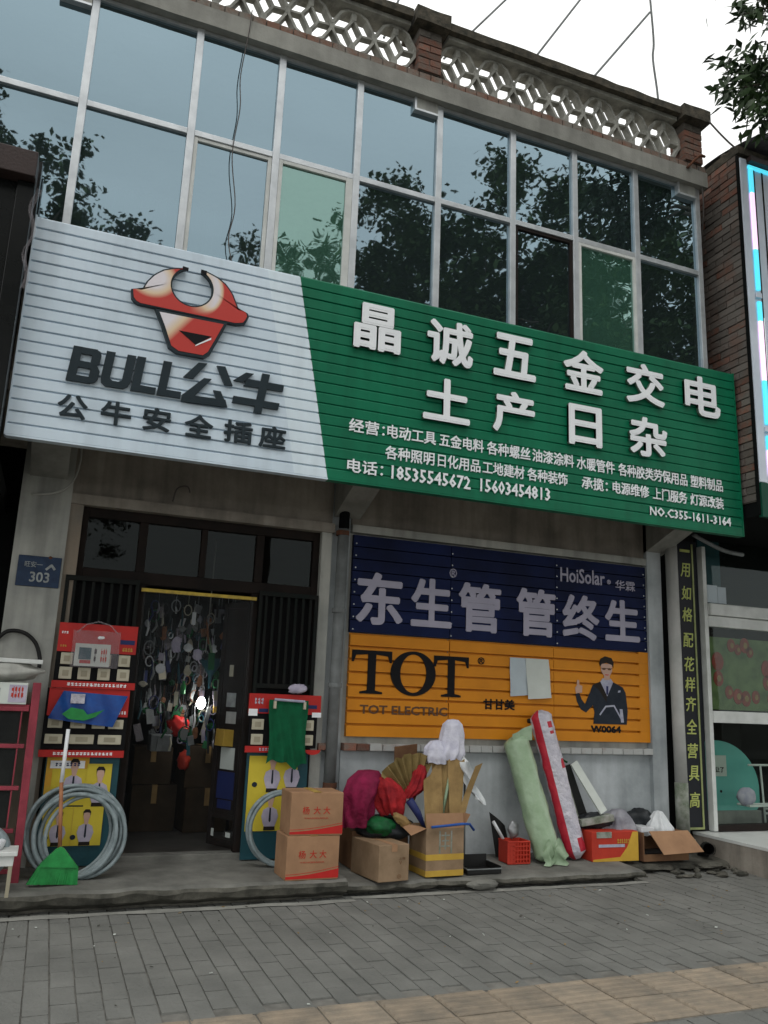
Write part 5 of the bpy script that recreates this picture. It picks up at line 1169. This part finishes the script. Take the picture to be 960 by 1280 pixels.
# boards, bags, boxes at the right end
LB = thing('folded_boards', 'pair of pale plastic boards leaning in a narrow tent against the wall', 'board', (4.78, -.25, .35))
def slabp(p, q, wdt, th, mat, nm):
    p = Vector(p); q = Vector(q); d = (q-p).normalized(); s = Vector((1, 0, 0)); s = (s-d*s.dot(d)).normalized(); n_ = s.cross(d)
    b = MB(); vs = []
    for e in (p, q):
        for (a_, c_) in ((-1, -1), (1, -1), (1, 1), (-1, 1)): vs.append(e+s*a_*wdt/2+n_*c_*th/2)
    b.add(vs, [(3, 2, 1, 0), (4, 5, 6, 7), (0, 1, 5, 4), (1, 2, 6, 5), (2, 3, 7, 6), (3, 0, 4, 7)]); mk(nm, b, mat, LB, bevel=.003)
slabp((4.93, -.30, .50), (4.70, -.16, .93), .085, .02, 'paper', 'board_sheet')
slabp((4.70, -.24, .36), (4.58, -.12, .93), .05, .02, 'moss', 'board_sheet')
slabp((4.80, -.20, .38), (4.64, -.12, .90), .10, .015, 'rack_black', 'board_sheet')
mk('green_tube', MB().tube([(4.53, -.16, .80), (4.55, -.13, .92), (4.60, -.12, .955), (4.65, -.13, .93)], .010, 8), 'green_bag', LB, smooth=True)
one('grey_plank', box_(4.66, 5.02, -.34, -.24, .40, .46).rot((4.8, -.3, .42), (0, -.12, 0)), 'moss', 'dull grey-green plank lying on the red carton', 'plank', bevel=.004)
one('dark_bag', MB().ball((4.86, -.24, .42), .22, .09, .07, .3, 2.3, 30, 16, 51), 'dark_bag', 'dark plastic bag bulging out of the red carton', 'bag', smooth=True)
one('grey_bag', drape((5.14, -.22, .30), [(.0, .22, 0, .02), (.06, .215, .1, .02), (.14, .15, .16, 0), (.19, .06, .2, 0), (.20, -.04, .22, 0)], 7, 53.0), 'grey_bag', 'grey crumpled plastic bag between the red carton and the open brown carton', 'bag', smooth=True)
RC = thing('red_carton', 'red carton with a yellow corner standing on the ledge', 'box', (4.95, -.30, .10), None, -.02)
mk('carton', MB().box(-.25, .25, -.14, .14, 0, .255), 'box_red', RC, local=True, bevel=.006)
mk('print_shape', MB().prism([(.25, .0), (.25, .25), (.19, .25), (.13, .12), (.05, .035), (-.24, .018), (-.24, .0)], -.1425, -.1405), 'box_yellow', RC, local=True)
mk('print_shape', MB().box(-.18, .10, -.1445, -.1426, .12, .145), 'shirt_print', RC, local=True)
mk('print_shape', MB().box(-.20, -.04, -.1445, -.1406, .20, .252), 'moss', RC, local=True)
mk('print_shape', ticks(MB(), .02, .16, .15, .19, -.1426, 6, 77), 'tape', RC, local=True)
OB = thing('open_brown_carton', 'open brown carton with its front flap hanging, filled with bags', 'box', (5.52, -.30, .085), None, 0)
b = MB(); b.box(-.26, .26, .13, .14, 0, .25); b.box(-.26, -.25, -.14, .13, 0, .25); b.box(.25, .26, -.14, .13, 0, .25); b.box(-.25, .25, -.14, -.13, 0, .06); b.box(-.25, .25, -.13, .13, 0, .01)
mk('carton', b, 'cardboard_dark', OB, local=True)
b = MB(); b.add([(-.20, -.15, .265), (.25, -.15, .265), (.30, -.30, .10), (-.16, -.30, .085), (-.20, -.144, .262), (.25, -.144, .262), (.30, -.294, .096), (-.16, -.294, .082)], [(0, 3, 2, 1), (4, 5, 6, 7), (0, 1, 5, 4), (1, 2, 6, 5), (2, 3, 7, 6), (3, 0, 4, 7)])
mk('flap', b, 'cardboard', OB, local=True)
one('black_crate', box_(5.28, 5.78, -.36, -.18, .085, .15), 'black_rubber', 'black flattened scrap under the open brown carton', 'scrap', bevel=.01)
one('white_bag', drape((5.62, -.22, .30), [(.0, .20, 0, 0), (.04, .19, .1, 0), (.09, .12, .2, 0), (.13, .04, .28, 0), (.14, -.03, .3, 0)], 8, 61.0), 'white_film', 'white crumpled bag sticking out of the open brown carton', 'bag', smooth=True)
one('foam_sheet', box_(5.28, 5.44, -.38, -.20, .325, .375).rot((5.36, -.3, .35), (0, .05, .1)), 'white_plastic', 'white foam block at the left corner of the open brown carton', 'foam', bevel=.006)
one('dark_cloth', MB().ball((5.42, -.16, .42), .18, .07, .09, .3, 2.2, 26, 14, 63), 'dark_bag', 'dark greenish cloth behind the white crumpled bag', 'cloth', smooth=True)
one('flat_stone', MB().ball((5.95, -.52, .055), .16, .09, .03, .3, 1.8, 16, 8, 71), 'step_edge', 'flat broken stone at the right end of the rubble edge', 'stone')
one('flat_stone', MB().ball((3.38, -.84, .055), .14, .05, .035, .35, 1.8, 16, 8, 73), 'step_conc', 'pale broken stone at the front edge of the ledge below the tray', 'stone')

# ================================================================== INSIDE THE DARK SHOP
LP = thing('light_bulb', 'glowing bare bulb hanging in the dark doorway', 'lamp', (1.39, 1.0, 1.3))
mk('bulb', MB().ball((1.355, 1.0, 1.345), .042, .042, .055, nu=16, nv=10), 'bulb', LP, smooth=True)
mk('socket', MB().tube([(1.355, 1.0, 1.405), (1.355, 1.0, 1.46)], .025, 10), 'lavender_print', LP)
mk('cord', MB().tube([(1.355, 1.0, 1.46), (1.37, 1.0, 2.9)], .006, 6), 'wire_white', LP)
hm = ['frame_brown', 'teal_board', 'pipe_grey', 'green_bag', 'lavender_print', 'grey_bag', 'steel', 'pvc_bag', 'navy_print', 'wood', 'switch', 'white_film', 'dark_bag']
hn = ['dark brown', 'teal', 'grey', 'green', 'lavender', 'light grey', 'steel', 'clear', 'navy', 'brown', 'cream', 'white', 'black']
r_ = random.Random(21)
for i in range(230):
    y = r_.uniform(.6, 2.0); k = (7+y)/7.4
    xf = r_.uniform(.03, .80); zf = r_.uniform(.98, 2.2); x = (.70+xf)*k; z = 1.47+(zf-1.47)*k
    a = r_.uniform(.02, .05); h = r_.uniform(.04, .12); m_ = hm[r_.randrange(len(hm))]
    b = MB()
    kind = i % 4
    if kind == 0: b.ball((0, 0, 0), a, a*.5, h*.6, .4, 3, 10, 7, i)
    elif kind == 1: b.obox((0, 0, 0), (a*1.6, .012, h*1.3), (r_.uniform(-.2, .2), r_.uniform(-.3, .3), r_.uniform(-.5, .5)))
    elif kind == 2: b.tube([(0, 0, h*.9), (.01, 0, 0), (r_.uniform(-.03, .03), 0, -h*.9)], [.006, .012, .008], 7)
    else: b.tube([(a*math.cos(t*.7), 0, a*1.4*math.sin(t*.7)) for t in range(9)], .006, 6, close=True)
    b.tube([(0, 0, h*.5), (0, 0, h*.5+.12)], .0015, 4)
    b.v = [p+Vector((x, y, z)) for p in b.v]
    one('hanging_goods', b, m_, 'small %s %s hanging %s in the doorway' % (hn[hm.index(m_)], ('pouch', 'flat packet', 'slim tool', 'ring')[kind],
        ('under the yellow bar', 'high up', 'above the bulb', 'level with the bulb', 'below the bulb')[min(4, int((2.2-zf)/.25))]+(' far left', ' left of centre', ' right of centre', ' far right')[min(3, int((xf-.03)/.1925))]), 'hardware', 'small wares hanging in the doorway')
one('red_bag', MB().ball((1.18, 1.1, 1.13), .11, .06, .085, .35, 2.4, 24, 14, 3).rot((1.18, 1.1, 1.13), (0, .5, 0)), 'red_print', 'bright red plastic bag inside the doorway left of the bulb', 'bag', smooth=True)
one('red_bag', MB().ball((1.29, 1.3, .80), .06, .06, .09, .35, 2.4, 18, 12, 5), 'box_red', 'small dull red bag below the bright red one inside the doorway', 'bag', smooth=True)
one('blue_grey_bag', MB().ball((1.60, .9, .96), .12, .06, .12, .4, 2.4, 26, 14, 8), 'grey_bag', 'pale blue-grey plastic bag inside the doorway under the bulb', 'bag', smooth=True)
one('storage_bin', box_(.93, 1.12, 1.0, 1.25, .90, 1.05), 'pipe_grey', 'grey bin on the stack at the left inside the doorway', 'bin', bevel=.01)
one('card_tag', box_(1.47, 1.55, .98, .99, 1.26, 1.37), 'tape', 'tan square card hanging beside the glowing bulb', 'card', bevel=.003)
one('green_bottle', MB().lathe((1.17, .95, 1.42), [(.0, 0), (.022, 0), (.024, .07), (.012, .10), (.012, .12), (0, .12)], 10), 'green_plastic', 'bright green bottle hanging left above the bulb', 'bottle', smooth=True)
FN = thing('funnel', 'dark green funnel hanging point down over the bulb', 'funnel', (1.42, 1.0, 1.75))
mk('cone', MB().lathe((1.42, 1.0, 1.60), [(.012, -.12), (.02, 0), (.11, .13), (.115, .16), (.105, .16), (.01, .02)], 18), 'teal_board', FN, smooth=True)
mk('highlight_strip', MB().tube([(1.36, .93, 1.95), (1.42, .92, 1.75)], .012, 6), 'roll_green', FN, smooth=True)
one('coiled_hose', MB().tube([(1.56+.06*math.cos(t*.52), .9, 2.0+.08*math.sin(t*.52)) for t in range(12)], .014, 7, close=True), 'pipe_grey', 'small grey hose loop hanging near the top of the doorway', 'hose', smooth=True)
one('round_tin', MB().tube([(.93, .8, 1.64), (.93, .83, 1.64)], .045, 16), 'steel', 'shiny round tin lid hanging at the left inside the doorway', 'tin')
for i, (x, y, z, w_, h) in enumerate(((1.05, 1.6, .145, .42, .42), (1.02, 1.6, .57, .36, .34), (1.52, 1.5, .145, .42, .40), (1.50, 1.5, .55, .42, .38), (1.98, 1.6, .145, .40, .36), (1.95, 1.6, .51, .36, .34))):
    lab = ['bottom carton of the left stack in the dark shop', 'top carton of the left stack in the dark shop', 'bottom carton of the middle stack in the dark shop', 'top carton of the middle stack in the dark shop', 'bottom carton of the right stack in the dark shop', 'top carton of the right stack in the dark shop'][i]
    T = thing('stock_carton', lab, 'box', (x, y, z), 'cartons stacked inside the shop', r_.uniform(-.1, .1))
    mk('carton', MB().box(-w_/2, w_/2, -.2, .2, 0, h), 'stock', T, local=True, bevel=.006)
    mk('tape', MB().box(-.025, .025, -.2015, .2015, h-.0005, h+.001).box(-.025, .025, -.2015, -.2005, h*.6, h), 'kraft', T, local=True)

# ================================================================== TREES
def crown_mesh(n_cl, n_leaf, rx, rz, zc_, size, seed, mat='leaf'):
    r_ = random.Random(seed); b = MB(); vs = []; fs = []
    cl = []
    while len(cl) < n_cl:
        d = Vector((r_.gauss(0, 1), r_.gauss(0, 1), r_.gauss(0, 1))).normalized()*(r_.random()**.45)
        lump = 1+.28*mn.noise(d*2.2+Vector((seed, 0, 0)))*2
        cl.append((Vector((d.x*rx*lump, d.y*rx*lump, zc_+d.z*rz*lump)), r_.uniform(.55, 1.15)))
    for c, s in cl:
        for k in range(n_leaf):
            p = c+Vector((r_.gauss(0, .27), r_.gauss(0, .27), r_.gauss(0, .22)))*s
            a = Vector((r_.uniform(-1, 1), r_.uniform(-1, 1), r_.uniform(-.6, .6))).normalized(); q = a.cross(Vector((r_.uniform(-.5, .5), r_.uniform(-.5, .5), 1))).normalized()
            l = size*r_.uniform(.6, 1.3); o = len(vs)
            vs += [p-a*l, p+q*l*.75, p+a*l, p-q*l*.75]; fs.append((o, o+1, o+2, o+3))
    b.add(vs, fs); return b, cl
def tree_proto(seed, H, rx):
    T = thing('street_tree', 'x', 'tree', (0, 0, 0), 'trees across the road')
    zc_ = H-4.0*rx/3.4; b, cl = crown_mesh(185, 150, rx, 3.9*rx/3.4, zc_, .078, seed)
    tb = MB(); tb.tube([(0, 0, 0), (.1, .05, H*.2), (-.05, .1, H*.42), (.1, 0, zc_)], [.24, .19, .15, .09], 10)
    r_ = random.Random(seed)
    for c, s in r_.sample(cl, 16):
        st_ = Vector((0, 0, r_.uniform(H*.35, zc_))); mid = (st_+c)/2+Vector((0, 0, .3)); tb.tube([st_, mid, c], [.08, .05, .015], 6)
    mk('trunk', tb, 'bark', T, local=True, smooth=True); mk('crown', b, 'leaf', T, local=True)
    return T
t0_ = tree_proto(3, 14.0, 3.4)
spots = [(-3.3, -15.5, 1.13, 'leftmost tree across the road, reflected at the left end of the glazing'),
         (.1, -16.2, .96, 'low tree across the road reflected above the silver sign'), (5.3, -15.5, 1.0, 'tree across the road reflected behind the green tinted pane'),
         (8.0, -15.2, 1.12, 'tree across the road reflected left of the middle upper panes'), (10.8, -15.6, 1.29, 'tallest tree across the road reflected in the middle upper panes'),
         (14.4, -15.8, 1.26, 'broad tree across the road reflected right of the tallest one'), (17.8, -15.4, 1.3, 'rightmost tree across the road reflected in the last panes'), (21.5, -16.0, 1.3, 'farthest tree across the road on the right')]
for i, (x, y, s, lab) in enumerate(spots):
    o = t0_ if i == 0 else copy_tree(t0_)
    o.location = (x, y, -.1); o.scale = (s*.95, s*.95, s); o.rotation_euler.z = i*1.37; o['label'] = lab
# the tree whose long-leaved branches hang into the upper right
T = thing('roadside_tree', 'tree with long pointed leaves hanging into the top right corner against the sky', 'tree', (7.9, -2.6, 0))
tb = MB(); tb.tube([(7.9, -2.6, 0), (7.95, -2.6, 3), (7.8, -2.5, 6), (7.5, -2.4, 8.2), (7.3, -2.2, 10)], [.17, .14, .11, .07, .03], 10)
vs = []; fs = []; r_ = random.Random(4)
def leaf(p, d, l):
    d = d.normalized(); s = d.cross(Vector((r_.uniform(-1, 1), r_.uniform(-1, 1), r_.uniform(-1, 1)))).normalized()*l*.17; o = len(vs); sag = Vector((0, 0, -l*.12))
    vs.extend([p, p+d*l*.4+s, p+d*l+sag, p+d*l*.4-s]); fs.append((o, o+1, o+2, o+3))
brs = [((6.7, -2.2, 8.3), (5.95, -2.05, 8.3), (5.42, -2.0, 8.0)), ((6.8, -2.2, 7.9), (6.0, -2.0, 7.75), (5.24, -2.0, 7.42)), ((6.8, -2.2, 7.9), (5.8, -1.9, 7.45), (5.12, -2.0, 7.05)),
       ((6.7, -2.2, 7.7), (6.0, -2.0, 7.25), (5.45, -2.0, 6.98)), ((6.7, -2.2, 7.6), (6.1, -2.1, 7.15), (5.66, -2.0, 6.85)), ((6.7, -2.3, 8.5), (6.0, -2.1, 8.8), (5.45, -2.0, 8.5)), ((6.7, -2.2, 8.0), (6.2, -1.8, 7.6), (5.65, -1.8, 7.6)), ((6.8, -2.4, 8.0), (6.2, -2.5, 7.7), (5.6, -2.4, 7.75))]
for (a, m_, c) in brs:
    a, m_, c = Vector(a), Vector(m_), Vector(c)
    tb.tube([(7.55, -2.4, 7.9), a, m_, c], [.04, .022, .011, .004], 6)
    for k in range(34):
        t_ = k/33; p = a.lerp(m_, min(1, t_*2)) if t_ < .5 else m_.lerp(c, (t_-.5)*2)
        if t_ < .15: continue
        for q in range(8):
            sub = p+Vector((r_.gauss(0, .07), r_.gauss(0, .07), r_.gauss(0, .07)))
            d = (c-a).normalized()*.5+Vector((r_.uniform(-.9, .9), r_.uniform(-.9, .9), r_.uniform(-1.1, .5))); leaf(sub, d, r_.uniform(.10, .18))
for i in range(900):
    p = Vector((7.3+r_.gauss(0, .6), -2.3+r_.gauss(0, .7), 8.9+r_.gauss(0, .8))); leaf(p, Vector((r_.uniform(-1, 1), r_.uniform(-1, 1), r_.uniform(-1, .4))), r_.uniform(.1, .16))
mk('trunk', tb, 'bark', T, smooth=True); mk('crown', MB().add(vs, fs), 'leaf_dark', T)
bpy.data.objects.remove(tob)
